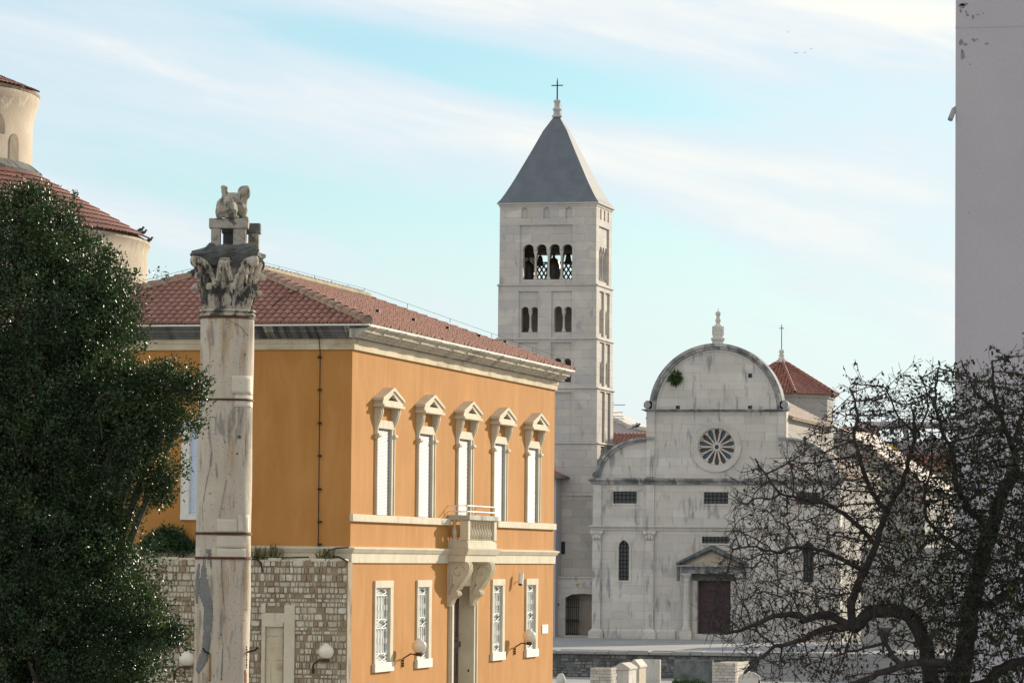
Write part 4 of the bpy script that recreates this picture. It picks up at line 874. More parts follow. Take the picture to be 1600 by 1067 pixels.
def cone_tiles(mb, r0, z0, r1, z1, n):
    L = math.hypot(r0-r1, z1-z0); rows = int(L/.38); T = Vector(((r1-r0)/L, 0, (z1-z0)/L)); upv = Vector((T.z*-1*-1, 0, -T.x)) if False else Vector(((z1-z0)/L, 0, (r0-r1)/L))
    for r in range(rows):
        for k in range(n):
            a = 2*math.pi*k/n; b = len(mb.v)
            if math.cos(a-(-math.pi/2-.2)) < -.35: continue
            j = random.uniform(-.015, .015)
            for e, (d, lift, sc) in enumerate(((r*.38-.03+j, .045, 1), ((r+1)*.38+.03, .006, .92))):
                rad_ = r0+T.x*d; w_ = 2*math.pi*rad_/n
                for i in range(5):
                    q = math.pi*i/4; rr_ = rad_+upv.x*(lift+.055*math.sin(q)); zz_ = z0+T.z*d+upv.z*(lift+.055*math.sin(q)); th = a-math.cos(q)*.5*sc*w_/rad_
                    mb.v.append((dc.x+rr_*math.cos(th), dc.y+rr_*math.sin(th), zz_))
            mb.f += [(b+i, b+i+1, b+6+i, b+5+i) for i in range(4)]
tl = MB(); cone_tiles(tl, Rl*1.008, zl_r+.02, Ru*1.01, zu0+.02, 250); tl.build('tile_field', M_tile, lr, recalc=False, smooth=50)
tl = MB(); cone_tiles(tl, Ru*1.044, zu1+.20, 1.0, zu1+2.3, 165); tl.build('tile_field', M_tile, ur, recalc=False, smooth=50)
ri = MB()
for k in range(96):   # projecting stone ledge where the upper drum meets the roof
    a0, a1 = 2*math.pi*k/96, 2*math.pi*(k+.96)/96; h = random.uniform(-.03, .03)
    ri.rings([[(dc.x+r*math.cos(a), dc.y+r*math.sin(a), z) for r, z in ((Ru, zu0+.1), (Ru+.32, zu0-.12+h), (Ru+.34, zu0+.0+h), (Ru+.05, zu0+.26), (Ru, zu0+.26))] for a in (a0, a1)])
ri.build('stone_ledge', M_moss, RC)
def niche(R, px, py0, py1, w, name, mat):
    xo = (px-(-242))*ZD/F; a = math.asin(min(.999, xo/R)); base = math.atan2(-1, 0)
    th = -math.pi/2+YAW*0+a; th += YAW  # angle seen from the photograph
    dirv = Vector((math.cos(th), math.sin(th), 0)); tn = Vector((-math.sin(th), math.cos(th), 0)); z0, z1 = pd_(px, py1), pd_(px, py0)
    o = MB(); out_ = arch(-w, w, z0, z1-w, 10)
    P = [(dc.x+dirv.x*(R+d)+tn.x*u, dc.y+dirv.y*(R+d)+tn.y*u, v) for d in (-.02, ) for u, v in out_]
    o.rings([[tuple(Vector((dc.x, dc.y, 0))+dirv*(math.sqrt(R*R-u*u)+d)+tn*u+Vector((0,0,v))) for u, v in out_] for d in (-.05, .02)])
    return o.build(name, mat, RC)
M_niche = stone('brown_plaster', (.30, .24, .17), (.22, .18, .13), 1.5)  # darker brown plaster for the arched panels on the drums
niche(Ru, 31, 218, 268, .34, 'window_niche', M_niche); niche(Ru, 11, 190, 221, .42, 'blocked_window', M_niche); niche(Rl, 208.5, 427, 470, .9, 'window_niche', M_niche)
def bird_sit(p, s, label, group, cat='bird', mat=None):
    m_ = MB(); p = Vector(p); m_.ell(p+Vector((0,0,.09*s)), (.15*s, .07*s, .075*s), Matrix.Rotation(-.35, 3, 'Y')); m_.ell(p+Vector((.13*s, 0, .19*s)), (.05*s, .045*s, .05*s)); m_.tube([p+Vector((.17*s,0,.19*s)), p+Vector((.22*s,0,.18*s))], [.014*s, .003], 5); m_.tube([p+Vector((-.08*s,0,.07*s)), p+Vector((-.28*s,0,.0))], [.05*s, .02*s], 6)
    m_.tube([p+Vector((0,.02*s,.04*s)), p+Vector((0,.02*s,-.02))], .01*s, 4)
    o = m_.build('pigeon' if cat == 'bird' else cat, mat, smooth=60); return tag(o, label, 'bird', group)
M_pig = plain('slate_feathers', (.07, .075, .09), .7)
for px, py, s in ((219, 363, .8), (223.5, 367, .75), (233, 378.5, .75)):
    bird_sit(at(px, py, ZD-.2), s, 'dark pigeon perched on the eave of the round church', 'pigeons on the round church eave', mat=M_pig)

# ================================================================== the roman column
ZK = 86.0; kt, kb = at(355, 500, ZK), at(345.5, 1067, ZK); kx, ky = (kt.x*.5+kb.x*.5), (kt.y*.5+kb.y*.5)
KC = thing('roman_column', (kx, ky, 0), 'weathered Roman marble column with a blackened Corinthian capital and iron bands', 'column')
kz = lambda py: at(350, py, ZK).z
lean = Vector((kt.x-kb.x, kt.y-kb.y, 0))/(kz(500)-kz(1067))
def kc(z): return Vector((kb.x, kb.y, 0))+lean*(z-kz(1067))
r_at = lambda z: .602+(kz(500)-z)*.0030
z0k, z1k = 0, kz(497); N = 90; SG = 64; loops = []
rg = np.random.default_rng(5); ph = rg.uniform(0, 6.28, 12)
for i in range(N+1):
    z = z0k+(z1k-z0k)*i/N; c = kc(z); L = []
    for j in range(SG):
        a = 2*math.pi*j/SG
        d = sum(.004*math.sin(a*(k+1)+z*(.7+.35*k)+ph[k]) for k in range(6))
        L.append((c.x+(r_at(z)+d)*math.cos(a), c.y+(r_at(z)+d)*math.sin(a), z))
    loops.append(L)
MB().rings(loops).build('shaft', M_col, KC, smooth=50)
MB().lathe(kc(1).x, kc(1).y, [(1.15, 0), (1.15, .5), (.95, .55), (.95, .75), (.8, .8), (.85, .95), (.68, 1.05)], 32).build('base', M_col, KC, smooth=30)
def shell(name, pa, pb, ya, yb, mat, off, tilt=0):
    """curved patch of the shaft between photograph columns pa..pb and rows ya..yb"""
    m_ = MB(); L = []
    for py in np.linspace(yb, ya, 6):
        z = kz(py); c = kc(z); row = []; pcx = 350+(500-py)*-.0; 
        mid = 355.2-(py-500)*.0168
        for px in np.linspace(pa, pb, 9):
            u = max(-.985, min(.985, (px-mid)*ZK/F/r_at(z))); a = -math.pi/2+YAW+math.asin(u)+.075
            row.append((c.x+(r_at(z)+off)*math.cos(a), c.y+(r_at(z)+off)*math.sin(a), z))
        L.append(row)
    m_.rings(L, False, False, False)
    b = len(m_.v)
    o = m_.build(name, mat, KC, recalc=False, smooth=60); md = o.modifiers.new('solid', 'SOLIDIFY'); md.thickness = .008; md.offset = 0; return o
M_new = stone('new_marble', (.72, .65, .52), (.66, .59, .47), 3, stain=((.45, .33, .18), .62, .8, 3, .6, .5), bumpd=.004)
M_cem = stone('grey_cement', (.24, .235, .225), (.19, .19, .185), 5, bumpd=.012)
for (pa, pb, ya, yb) in ((361.5, 394, 588, 616), (366, 394, 619, 637), (339, 370, 811, 832), (371, 389, 804, 832), (338.5, 389, 836, 855), (303.5, 338, 856, 872), (339, 389, 857, 872)): shell('repair_patch', pa, pb, ya, yb, M_new, .003)
# grey cement repair with a ragged outline, running down the left of the shaft
edge = [(858, 322, 330), (870, 319, 331), (885, 316, 332), (900, 314, 332), (912, 312, 332), (925, 310, 333), (938, 316, 332), (950, 320, 334), (965, 318, 333), (985, 319, 330), (1000, 318, 329), (1015, 315, 327), (1030, 311, 325), (1042, 307, 318), (1052, 309, 312)]
def ragged(name, edge, mat, off, jit=1.0):
    m_ = MB(); L = []; pts = []
    for (ya, a, b), (yb, c, d) in zip(edge[:-1], edge[1:]):
        for u in np.linspace(0, 1, 6, endpoint=False): pts.append((ya+(yb-ya)*u, a+(c-a)*u+random.uniform(-jit, jit), b+(d-b)*u+random.uniform(-jit, jit)))
    for py, pa, pb in reversed(pts):
        z = kz(py); c = kc(z); mid = 355.2-(py-500)*.0168; row = []
        for px in np.linspace(pa, pb, 5):
            u = max(-.985, min(.985, (px-mid)*ZK/F/r_at(z))); a = -math.pi/2+YAW+math.asin(u)+.075
            row.append((c.x+(r_at(z)+off)*math.cos(a), c.y+(r_at(z)+off)*math.sin(a), z))
        L.append(row)
    m_.rings(L, False, False, False); o = m_.build(name, mat, KC, recalc=False, smooth=60); md = o.modifiers.new('solid', 'SOLIDIFY'); md.thickness = .01; md.offset = 0; return o
ragged('cement_repair', edge, M_cem, .008, 1.0)
ragged('cement_repair', [(880, 311, 313), (900, 307, 312), (915, 306.5, 311), (930, 306, 310), (945, 307, 309)], M_cem, .008, .7)
ragged('crack', [(870, 345.75, 346.75), (900, 346.34, 347.66), (930, 348.34, 349.66), (950, 350.25, 351.25), (980, 348.75, 349.75), (1005, 347.84, 349.16), (1030, 346.51, 348.49), (1067, 344.51, 346.49)], M_cem, .007, .5)
ragged('crack', [(500, 352.20, 353.00), (505, 362.24, 363.16), (510, 372.25, 373.25), (515, 379.25, 380.25), (520, 381.22, 382.08), (526, 389.17, 389.83)], M_cem, .007, .2)
ragged('crack', [(700, 331.14, 331.66), (730, 328.17, 328.83), (760, 322.14, 322.66), (790, 317.17, 317.83), (820, 318.14, 318.66)], M_cem, .007, .4)
ragged('crack', [(750, 353.62, 354.08), (780, 348.15, 348.75), (800, 344.17, 344.83), (811, 342.17, 342.83)], M_cem, .007, .3)
M_ruststain = plain('rust_stain', (.36, .20, .08), .9, 0, .3, 20)
ragged('rust_streak', [(1020, 327.5, 329.5), (1040, 327, 330), (1067, 326.5, 330)], M_ruststain, .006, .4); ragged('rust_streak', [(1045, 382, 384), (1055, 381.5, 385.5), (1075, 381, 385)], M_ruststain, .006, .5)
for px, py, w_, h_ in ((374, 683, 7, 6), (370.5, 709.5, 5, 3.4), (382.5, 555, 3.5, 2.6), (344.5, 572.5, 1.6, 1.6), (321, 536, 1.6, 1.6), (353, 956, 2.5, 2), (384, 951, 1.8, 1.8), (319, 1052, 2.2, 1.8), (374, 1048, 2, 1.8), (304, 958, 1.2, 2.4), (376, 599, 1.3, 1.3)):
    z = kz(py); c = kc(z); mid = 355.2-(py-500)*.0168; a = -math.pi/2+YAW+math.asin(max(-.95, min(.95, (px-mid)*ZK/F/r_at(z))))+.075; d = Vector((math.cos(a), math.sin(a), 0)); tn = Vector((-d.y, d.x, 0)); s = ZK/F
    m_ = MB(); q = c+d*(r_at(z)); q.z = z
    m_.rings([[q+d*o+tn*(w_*s*.5*k_*math.cos(t_)*random.uniform(.8, 1.15))+Vector((0,0,h_*s*.5*k_*math.sin(t_)*random.uniform(.8, 1.15))) for t_ in [2*math.pi*i/10 for i in range(10)]] for o, k_ in ((-.01, 1.0), (.010, .95))]); m_.build('chipped_hole', M_dark, KC)
M_band = M_rust
for py, th, r_ in ((497.5, .05, .022), (625.5, .045, .020), (833.5, .06, .022), (871.5, .055, .022)):
    z = kz(py); c = kc(z); m_ = MB(); m_.lathe(c.x, c.y, [(r_at(z)-.01, z-th/2), (r_at(z)+r_, z-th/2), (r_at(z)+r_, z+th/2), (r_at(z)-.01, z+th/2)], 48); m_.build('iron_band', M_band, KC, smooth=30)
for px, py, dx in ((327, 1020, -.06), (386, 1018, .10), (303, 1016, -.12)):
    z = kz(py); c = kc(z); mid = 355.2-(py-500)*.0168; u = max(-.97, min(.97, (px-mid)*ZK/F/r_at(z))); a = -math.pi/2+YAW+math.asin(u)+.075; d = Vector((math.cos(a), math.sin(a), 0)); q = c+d*(r_at(z)-.02); q.z = z; m_ = MB(); m_.tube([q, q+d*.16+Vector((dx*.5, 0, .05)), q+d*.2+Vector((dx, 0, .13))], .022, 6); m_.build('iron_hook', M_iron, KC)
z = kz(1005); c = kc(z); a = -math.pi/2+YAW+math.asin(.86)+.075; q = c+Vector((math.cos(a), math.sin(a), 0))*(r_at(z)+.02); m_ = MB()
for i in range(9): m_.tube([(q.x, q.y, kz(1008)-i*.057), (q.x+.005*(i % 2), q.y, kz(1008)-i*.057-.045)], .012+.005*(i % 2), 5)
m_.build('iron_chain', M_rust, KC)
# astragal and corinthian capital
za = kz(496); zcap = kz(487); ztop = kz(392); kz1 = kc(za)
MB().lathe(kz1.x, kz1.y, [(.58, za), (.625, za+.01), (.645, za+.04), (.63, za+.065), (.60, za+.07), (.60, za+.09), (.63, za+.10), (.65, za+.125), (.63, za+.155), (.57, za+.165)], 48).build('astragal', M_cap, KC, smooth=40)
cm = MB(); Hc = ztop-zcap; cc = kc(zcap)
cm.lathe(cc.x, cc.y, [(.54, zcap-.02), (.43, zcap+.05), (.42, zcap+.4*Hc), (.45, zcap+.6*Hc), (.56, zcap+.78*Hc), (.64, zcap+.86*Hc)], 32)
def leaf(a, z0, h, r0, r1, w, rho):
    path = [(r0+(r1-r0)*u**1.7, z0+h*u, .80+.30*math.sin(math.pi*min(1, u*1.15))) for u in [k/8 for k in range(9)]]
    path += [(r1+rho*(1-math.cos(q)), z0+h+rho*math.sin(q), .80-.42*k/6) for k, q in [(k, math.radians(35*k)) for k in range(1, 7)]]
    L = []; dirv = Vector((math.cos(a), math.sin(a), 0))
    for i, (r, z, wk) in enumerate(path):
        ww = w*wk*(1+(.16 if i % 2 else -.05)); row = []
        for s_ in (-1, -.6, -.22, 0, .22, .6, 1):
            th = a+s_*ww/r; rr_ = r-.11*abs(s_)**1.6+(.03 if s_ == 0 else 0)+(.012 if abs(s_) == .6 else 0); row.append(Vector((cc.x+rr_*math.cos(th), cc.y+rr_*math.sin(th), z)))
        p0_, p1_ = path[max(0, i-1)], path[min(len(path)-1, i+1)]; tg = Vector((p1_[0]-p0_[0], 0, p1_[1]-p0_[1])).normalized(); nn = dirv*tg.z-Vector((0, 0, tg.x))
        L.append(row+[p-nn*.045 for p in reversed(row)])
    cm.rings(L)
a_off = -math.pi/2+YAW+.25
for k in range(8):
    brk = {2: .8, 5: .7}.get(k, 1); leaf(a_off+k*math.pi/4, zcap, .36*Hc*brk, .545, .635, .128, .07*brk)
    leaf(a_off+(k+.5)*math.pi/4, zcap+.02, .60*Hc*(.88 if k in (1, 6) else 1), .505, .655, .118, .085)
for k in range(4):
    a = a_off-.25+math.pi/4+k*math.pi/2-.05
    for sg in (-1, 1):     # volutes climbing to the corners
        pts = []
        for i in range(9):
            u = i/8; th = a+sg*.42*(1-u); r = .60+.34*u**2; pts.append((cc.x+r*math.cos(th), cc.y+r*math.sin(th), zcap+Hc*(.42+.42*math.sin(u*1.5))))
        cm.tube(pts, [.05+.03*u/8 for u in range(9)], 7)
    cm.ell((cc.x+.93*math.cos(a), cc.y+.93*math.sin(a), zcap+.80*Hc), (.11, .11, .14))
    b = a+math.pi/4
    for sg in (-1, 1): cm.tube([(cc.x+.62*math.cos(b+sg*.25), cc.y+.62*math.sin(b+sg*.25), zcap+.48*Hc), (cc.x+.72*math.cos(b+sg*.07), cc.y+.72*math.sin(b+sg*.07), zcap+.8*Hc)], [.05, .07], 7)
cap = cm.build('capital', M_cap, KC)
def erode(o, vox, noise, sc, sm=2):
    md = o.modifiers.new('remesh', 'REMESH'); md.mode = 'VOXEL'; md.voxel_size = vox; md.use_smooth_shade = True
    if sm: s_ = o.modifiers.new('smooth', 'SMOOTH'); s_.iterations = sm
    tx_ = bpy.data.textures.new('wear', 'CLOUDS'); tx_.noise_scale = sc; tx_.noise_depth = 3
    d = o.modifiers.new('wear', 'DISPLACE'); d.texture = tx_; d.strength = noise; d.mid_level = .5; d.texture_coords = 'GLOBAL'
erode(cap, .012, .020, .07, 0)
# abacus, broken at the corners
am = MB(); n = 16; P = []
for k in range(4):
    a = a_off-.25+math.pi/4+k*math.pi/2-.05; a2 = a+math.pi/2; A = Vector((math.cos(a), math.sin(a)))*1.10; Bv = Vector((math.cos(a2), math.sin(a2)))*1.10; tn = (Bv-A).normalized(); nm = Vector((tn.y, -tn.x))
    for i in range(8):
        u = .07+.86*i/7; P.append(A.lerp(Bv, u)-nm*.13*math.sin(u*math.pi))
zt0 = zcap+.86*Hc; zt1 = kz(391)
AL = []
for i, (s_, z, jr, jz) in enumerate(((.78, zt0-.16, .05, .06), (.90, zt0-.02, .05, .05), (.97, zt0+.05, .03, .02), (1.0, zt0+.09, .03, .02), (.99, zt1-.06, .05, .05), (.93, zt1+.02, .06, .05), (.70, zt1+.10, .05, .04), (.35, zt1+.12, .02, .02))):
    AL.append([(cc.x+p.x*s_+random.uniform(-jr, jr), cc.y+p.y*s_+random.uniform(-jr, jr), z+random.uniform(-jz, jz)-(.10 if (i in (4, 5, 6) and p.x < -.35) else 0)) for p in P])
am.rings(AL)
ab = am.build('abacus', M_moss, KC)
# stone table on top, and the crouching beast
def kp(px, py, d=0): return at(px, py, ZK)+cf*0+Vector((-math.sin(YAW), math.cos(YAW), 0))*d
PT = thing('stone_table', (cc.x, cc.y, zt1), 'small weathered stone table of slabs and legs on top of the column capital', 'pedestal')
def slab(name, pa, pb, ya, yb, d0, d1, mat, par):
    A, B_ = kp(pa, yb), kp(pb, ya); u = Vector((math.cos(YAW), math.sin(YAW), 0)); v = Vector((-math.sin(YAW), math.cos(YAW), 0)); a0 = (A-Vector((cc.x, cc.y, 0))).dot(u); a1 = (B_-Vector((cc.x, cc.y, 0))).dot(u)
    m_ = MB(); m_.box(a0, a1, d0, d1, A.z, B_.z, lambda x, y, z: (cc.x+u.x*x+v.x*y, cc.y+u.y*x+v.y*y, z)); return m_.build(name, mat, par, bevel=.018)
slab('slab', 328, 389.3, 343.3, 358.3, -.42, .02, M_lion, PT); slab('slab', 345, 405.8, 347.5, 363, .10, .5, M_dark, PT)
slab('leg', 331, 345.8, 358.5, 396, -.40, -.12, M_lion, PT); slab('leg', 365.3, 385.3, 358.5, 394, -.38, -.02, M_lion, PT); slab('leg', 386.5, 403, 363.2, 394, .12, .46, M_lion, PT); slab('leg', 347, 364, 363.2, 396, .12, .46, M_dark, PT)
ST = MB(); u_ = Vector((math.cos(YAW), math.sin(YAW), 0)); v_ = Vector((-math.sin(YAW), math.cos(YAW), 0)); s = ZK/F
def ball(px, py, d, rx, ry, rz_, rot=0): c = kp(px, py, d-.2); ST.ell(c, (rx*s, ry*s, rz_*s), Matrix.Rotation(YAW, 3, 'Z') @ Matrix.Rotation(rot, 3, 'Y'), 20, 14)
ball(354, 325, 0, 15.5, 14, 17); ball(357, 327, .15, 16, 16, 15); ball(345, 333, -.08, 7, 8, 11); ball(343.5, 340, -.08, 4.5, 8, 4); ball(363, 334, -.06, 8.5, 9, 10); ball(362, 340.5, -.06, 10, 8, 3.6); ball(369, 341, -.04, 6, 5, 2.8)
ball(371, 322, .38, 12, 14, 17); ball(376, 328, .42, 9.5, 11, 15); ball(379, 312, .42, 7, 9, 14, .12); ball(379.5, 299.5, .42, 9.5, 10, 10.5); ball(384, 297, .38, 6.5, 8, 8); ball(386, 303, .40, 4, 7, 6); ball(380, 340, .40, 7.5, 9, 4.5); ball(384, 342, .3, 4, 5, 2.5)
ball(351, 300, .22, 5.2, 5, 10, -.12); ball(349.5, 293, .22, 4.6, 5, 3.6); ball(352.5, 294, .22, 4.2, 5, 3.6); ball(352, 308, .2, 6, 8, 6); ball(364, 305, .25, 13, 11, 4.5); ball(361, 311, .2, 14, 12, 6)
stt = ST.build('animal_statue', M_lion); tag(stt, 'headless weathered stone beast crouching on the stone table above the column', 'statue'); erode(stt, .018, .03, .12, 5)
# hole in the rump
q = kp(346.5, 316, -.43); 
# shrub and weeds on the wall
def bush(name, c, r, n, mat, ln, label, cat, seed, group=None):
    rg = np.random.default_rng(seed); nc = max(6, n//14); cd = rg.normal(size=(nc, 3)); cd /= np.linalg.norm(cd, axis=1)[:, None]; cd[:, 2] = np.abs(cd[:, 2])*1.2-.25
    cpt = np.array(c)+cd*np.array(r)*rg.uniform(.3, 1.0, (nc, 1)); idx = rg.integers(0, nc, n); d = rg.normal(size=(n, 3)); d[:, 2] += .5; d /= np.linalg.norm(d, axis=1)[:, None]
    b0 = cpt[idx]+d*rg.uniform(0, .12, (n, 1)); L = ln*rg.uniform(.6, 1.4, (n, 1)); sd_ = np.cross(d, rg.normal(size=(n, 3))); sd_ /= np.linalg.norm(sd_, axis=1)[:, None]
    V = np.stack([b0, b0+d*L*.5+sd_*L*.2, b0+d*L, b0+d*L*.5-sd_*L*.2], 1).reshape(-1, 3); o = npmesh(name, V, np.arange(4*n).reshape(-1, 4), mat); return tag(o, label, cat, group)
M_shrub = foliage_mat('shrub_leaf', (.020, .055, .022), (.035, .075, .03), .5, .3, .1)
for px, py, rx, rz_, n, sd_ in ((262, 840, .62, .42, 2600, 3), (236, 852, .40, .22, 1200, 4), (290, 852, .55, .22, 1500, 5)):
    p = onY(px, py, YW+.15); bush('wall_shrub', (p.x, p.y, p.z-.1), (rx, .22, rz_), n, M_shrub, .085, {262: 'largest dark green shrub growing on top of the rubble wall behind the column', 236: 'small dark green shrub on the wall top left of the largest shrub', 290: 'low dark green shrub on the wall top right of the largest shrub'}[px], 'shrub', sd_)
for px, ln, n, sd_, lab in ((402, .32, 40, 11, 'dry weeds on the wall top just right of the column'), (425, .38, 46, 12, 'tall dry weeds on the wall top above the blocked doorway'), (508, .26, 60, 13, 'yellowing grass tuft on the wall top near the palace corner')):
    p = onY(px, 873, YW+.1); rg = np.random.default_rng(sd_); V = []; 
    for k in range(n):
        b0 = np.array(p)+rg.normal(size=3)*np.array([.12, .05, .01]); d = rg.normal(size=3)*.35+np.array([0, 0, 1]); d /= np.linalg.norm(d); L = ln*rg.uniform(.4, 1.3); w_ = np.array([.012, 0, 0]); V += [b0-w_, b0+w_, b0+d*L*.6+w_*.8+rg.normal(size=3)*.02, b0+d*L]
    o = npmesh('weed_tuft', np.array(V), np.arange(4*n).reshape(-1, 4), M_dry); tag(o, lab, 'plant')

# ================================================================== grey building at the right edge
ZR = 65.0; gp = at(1491.7, 600, ZR); gl = lambda py: at(1491.7, py, ZR).z
GB = thing('grey_building', (gp.x, gp.y, 0), 'tall plain grey rendered building corner with flaking paint at the right edge', 'building')
MB().box(gp.x, gp.x+16, gp.y, gp.y+14, 0, 21).build('wall', M_grey, GB, bevel=.02)
for z in (gl(38),): MB().box(gp.x-.004, gp.x+16.1, gp.y-.006, gp.y+.1, z-.02, z).build('render_joint', M_grey, GB)
M_flake = stone('flaked_render', (.25, .25, .265), (.20, .20, .215), 3, bumpd=.01)
for (px, py, w_, h_) in ((1499, 5, 9, 9), (1503, 3, 16, 5), (1497, 13, 4, 7), (1506, 15, 3, 5), (1517, 23, 4, 6), (1508, 20, 5, 4), (1525, 20, 4, 2), (1498, 63, 6, 9), (1505, 66, 7, 4), (1501, 84, 7, 11), (1500, 76, 4, 5), (1519, 60, 6, 6), (1540, 66, 7, 3), (1524, 59, 3, 3), (1534, 18, 2, 2), (1513, 98, 2, 2)):
    q = at(px, py, ZR); s_ = ZR/F; n_ = 11; ph_ = random.uniform(0, 6)
    MB().panY([(q.x+w_*s_*.55*math.cos(2*math.pi*i/n_)*random.uniform(.55, 1.25), q.z+h_*s_*.55*math.sin(2*math.pi*i/n_)*random.uniform(.55, 1.25)) for i in range(n_)], [], gp.y-.005, gp.y+.01).build('flaked_patch', M_flake, GB)
p0, p1 = at(1490.5, 172, ZR+.3), at(1484.5, 187.5, ZR+.2); MB().tube([p0+Vector((.3,.5,.3)), p0, p1], .045, 8).build('drain_spout', plain('zinc', (.32, .31, .31), .5), GB)
# ================================================================== ruins in front of the plaza
def gpt(px, Z): return at(px, 950, Z)
zed = onY(1000, 1016, YR).z
RWL = thing('retaining_wall', (onY(950, 1040, YR).x, YR, 0), 'dark rubble retaining wall of the plaza edge left of the steps', 'wall')
xa, xb = onY(780, 1040, YR).x, onY(1189, 1040, YR).x
m_ = MB(); m_.box(xa, xb, YR-1.0, YR-.002, -.3, PLZ-.25); m_.build('wall', M_dark, RWL)
M_ruin = mat_base('ruin_stone', .9, .2); Mx, t, b = M_ruin; tc = t.n('TexCoord').outputs['Object']; r = t.n('NewGeometry').outputs['Random Per Island']
col = t.mix(r, (.11, .11, .105), (.26, .245, .225)); col = t.mix(t.math('MULTIPLY', t.ramp(t.noise(tc, 3, 5, .65), .5, .7), .6), col, (.05, .06, .05)); t.set(b, 'Base Color', col); set_bump(t, b, t.noise(tc, 14, 5, .65), .6, .02)
M_ruin = Mx; m_ = MB(); z = -.2
while z < PLZ-.3:
    h = random.uniform(.14, .24); x = xa
    while x < xb-.2:
        w_ = random.uniform(.2, .6); w_ = min(w_, xb-x)
        if random.random() > .1: m_.box(x+.02, x+w_-.02, YR-1.0-random.uniform(.01, .12), YR-.9, z+.015, z+h-.01)
        x += w_
    z += h
m_.build('rubble_facing', M_ruin, RWL, bevel=.025)
m_ = MB(); x = xa
while x < xb:
    w_ = min(random.uniform(.8, 1.7), xb-x); m_.box(x+.01, x+w_-.01, YR-1.25-random.uniform(0, .15), YR+.3, PLZ-.25, PLZ-.04+random.uniform(-.05, .06)); x += w_
m_.build('coping', M_pave, RWL, bevel=.03)
# steps right of it
xs1 = onY(1345, 1040, YR).x+14; SS = thing('stone_steps', ((xb+xs1)/2, YR, 0), 'wide flight of stone steps down from the church plaza, behind the bare tree', 'steps')
ns = 8
for k in range(ns): MB().box(xb+.05, xs1, YR-(ns-k)*.32, YR-.002 if k == 0 else YR-.002, PLZ*k/ns+.0+(.001 if k else 0), PLZ*(k+1)/ns-.004).build('step', M_pave, SS, bevel=.012)
def brickpile(name, px0, px1, pyt, Z, depth, label, cap=True):
    a, b = at(px0, pyt, Z), at(px1, pyt, Z); y = a.y; T_ = thing(name, ((a.x+b.x)/2, y, 0), label, 'pillar'); m_ = MB(); z = 0; rowh = .165; zt_ = a.z; L = b.x-a.x; k = 0
    inner = MB().box(a.x+.04, b.x-.04, y+.04, y+depth-.04, 0, zt_-.05); inner.build('core', M_mortar, T_)
    while z < zt_-.05:
        h = min(rowh, zt_-z)
        for side in (0, 1):
            ln = L if side == 0 else depth; x = -(.22 if k % 2 else 0)
            while x < ln-.02:
                w_ = random.uniform(.36, .52); x0, x1 = max(0, x)+.008, min(ln, x+w_)-.008; j = random.uniform(0, .012)
                if x1-x0 > .05:
                    if side == 0: m_.box(a.x+x0, a.x+x1, y-j, y+.2, z+.006, z+h-.008)
                    else: m_.box(b.x-.2, b.x+j, y+x0+(.21 if x0 < .2 else 0), y+x1 if y+x1 > y+x0+.25 else y+x0+.3, z+.006, z+h-.008)
                x += w_
        z += h; k += 1
    m_.build('blocks', M_blk, T_, bevel=.012); return T_
Mx, t, b = mat_base('block_masonry', .9, .2); tc = t.n('TexCoord').outputs['Object']; r = t.n('NewGeometry').outputs['Random Per Island']; col = t.mix(r, (.42, .38, .33), (.58, .53, .47)); col = t.mix(t.math('MULTIPLY', t.ramp(t.noise(tc, 4, 5, .65), .5, .75), .5), col, (.26, .24, .21)); t.set(b, 'Base Color', col); set_bump(t, b, t.noise(tc, 20, 5, .65), .4, .01); M_blk = Mx
ZQ = 205
brickpile('masonry_pier', 922, 956.5, 1041.5, ZQ, 1.2, 'pale block masonry stump at the bottom edge below the church left pilaster')
brickpile('masonry_pier', 1112.5, 1151, 1034, ZQ, 4.2, 'long pale block masonry pier at the bottom edge below the church door')
stl = at(1171, 1049, ZQ-.5); m_ = MB(); m_.panY([(stl.x-.62, 0), (stl.x+.62, 0)]+[(stl.x+.62*math.cos(a), stl.z-.5+.5*math.sin(a)) for a in [math.pi*i/12 for i in range(13)]], [], stl.y-.12, stl.y+.12)
tag(m_.build('stone_stele', M_church, bevel=.02), 'round topped grey stone stele leaning against the long masonry pier', 'stele')
def gabled(px0, px1, pye, pyr, Z, depth, label, mat):
    a, b = at(px0, pye, Z), at(px1, pye, Z); zr_ = at(px0, pyr, Z).z; y = a.y; xm_ = (a.x+b.x)/2
    T_ = thing('sarcophagus', (xm_, y, 0), label, 'sarcophagus')
    MB().box(a.x+.06, b.x-.06, y+.05, y+depth-.05, 0, a.z-.003).build('chest', mat, T_, bevel=.02)
    MB().panY([(a.x, a.z), (b.x, a.z), (b.x, a.z+.12), (xm_+.05, zr_), (xm_-.05, zr_), (a.x, a.z+.12)], [[(xm_-.5, a.z+.06), (xm_+.5, a.z+.06), (xm_, a.z+.3)]] if False else [], y, y+depth).build('lid', M_blk, T_, bevel=.03)
gabled(957, 985, 1046, 1035, ZQ+4, 2.2, 'gabled stone sarcophagus right of the short masonry stump', M_church)
gabled(981, 1001, 1043, 1030, ZQ+8, 2.0, 'second gabled sarcophagus partly hidden behind the first one', M_plaster)
for i, (pa, pb, py, Z, mt, lab) in enumerate(((990, 1033, 1029.5, ZQ+14, M_church, 'grey upright stone slab between the sarcophagi and the dark slab'), (1053, 1116, 1030, ZQ+14, M_dark, 'wide dark upright stone slab left of the long masonry pier'))):
    a, b = at(pa, py, Z), at(pb, py, Z); tag(MB().box(a.x, b.x, a.y, a.y+.35, 0, a.z).build('stone_slab', mt, bevel=.03), lab, 'slab')
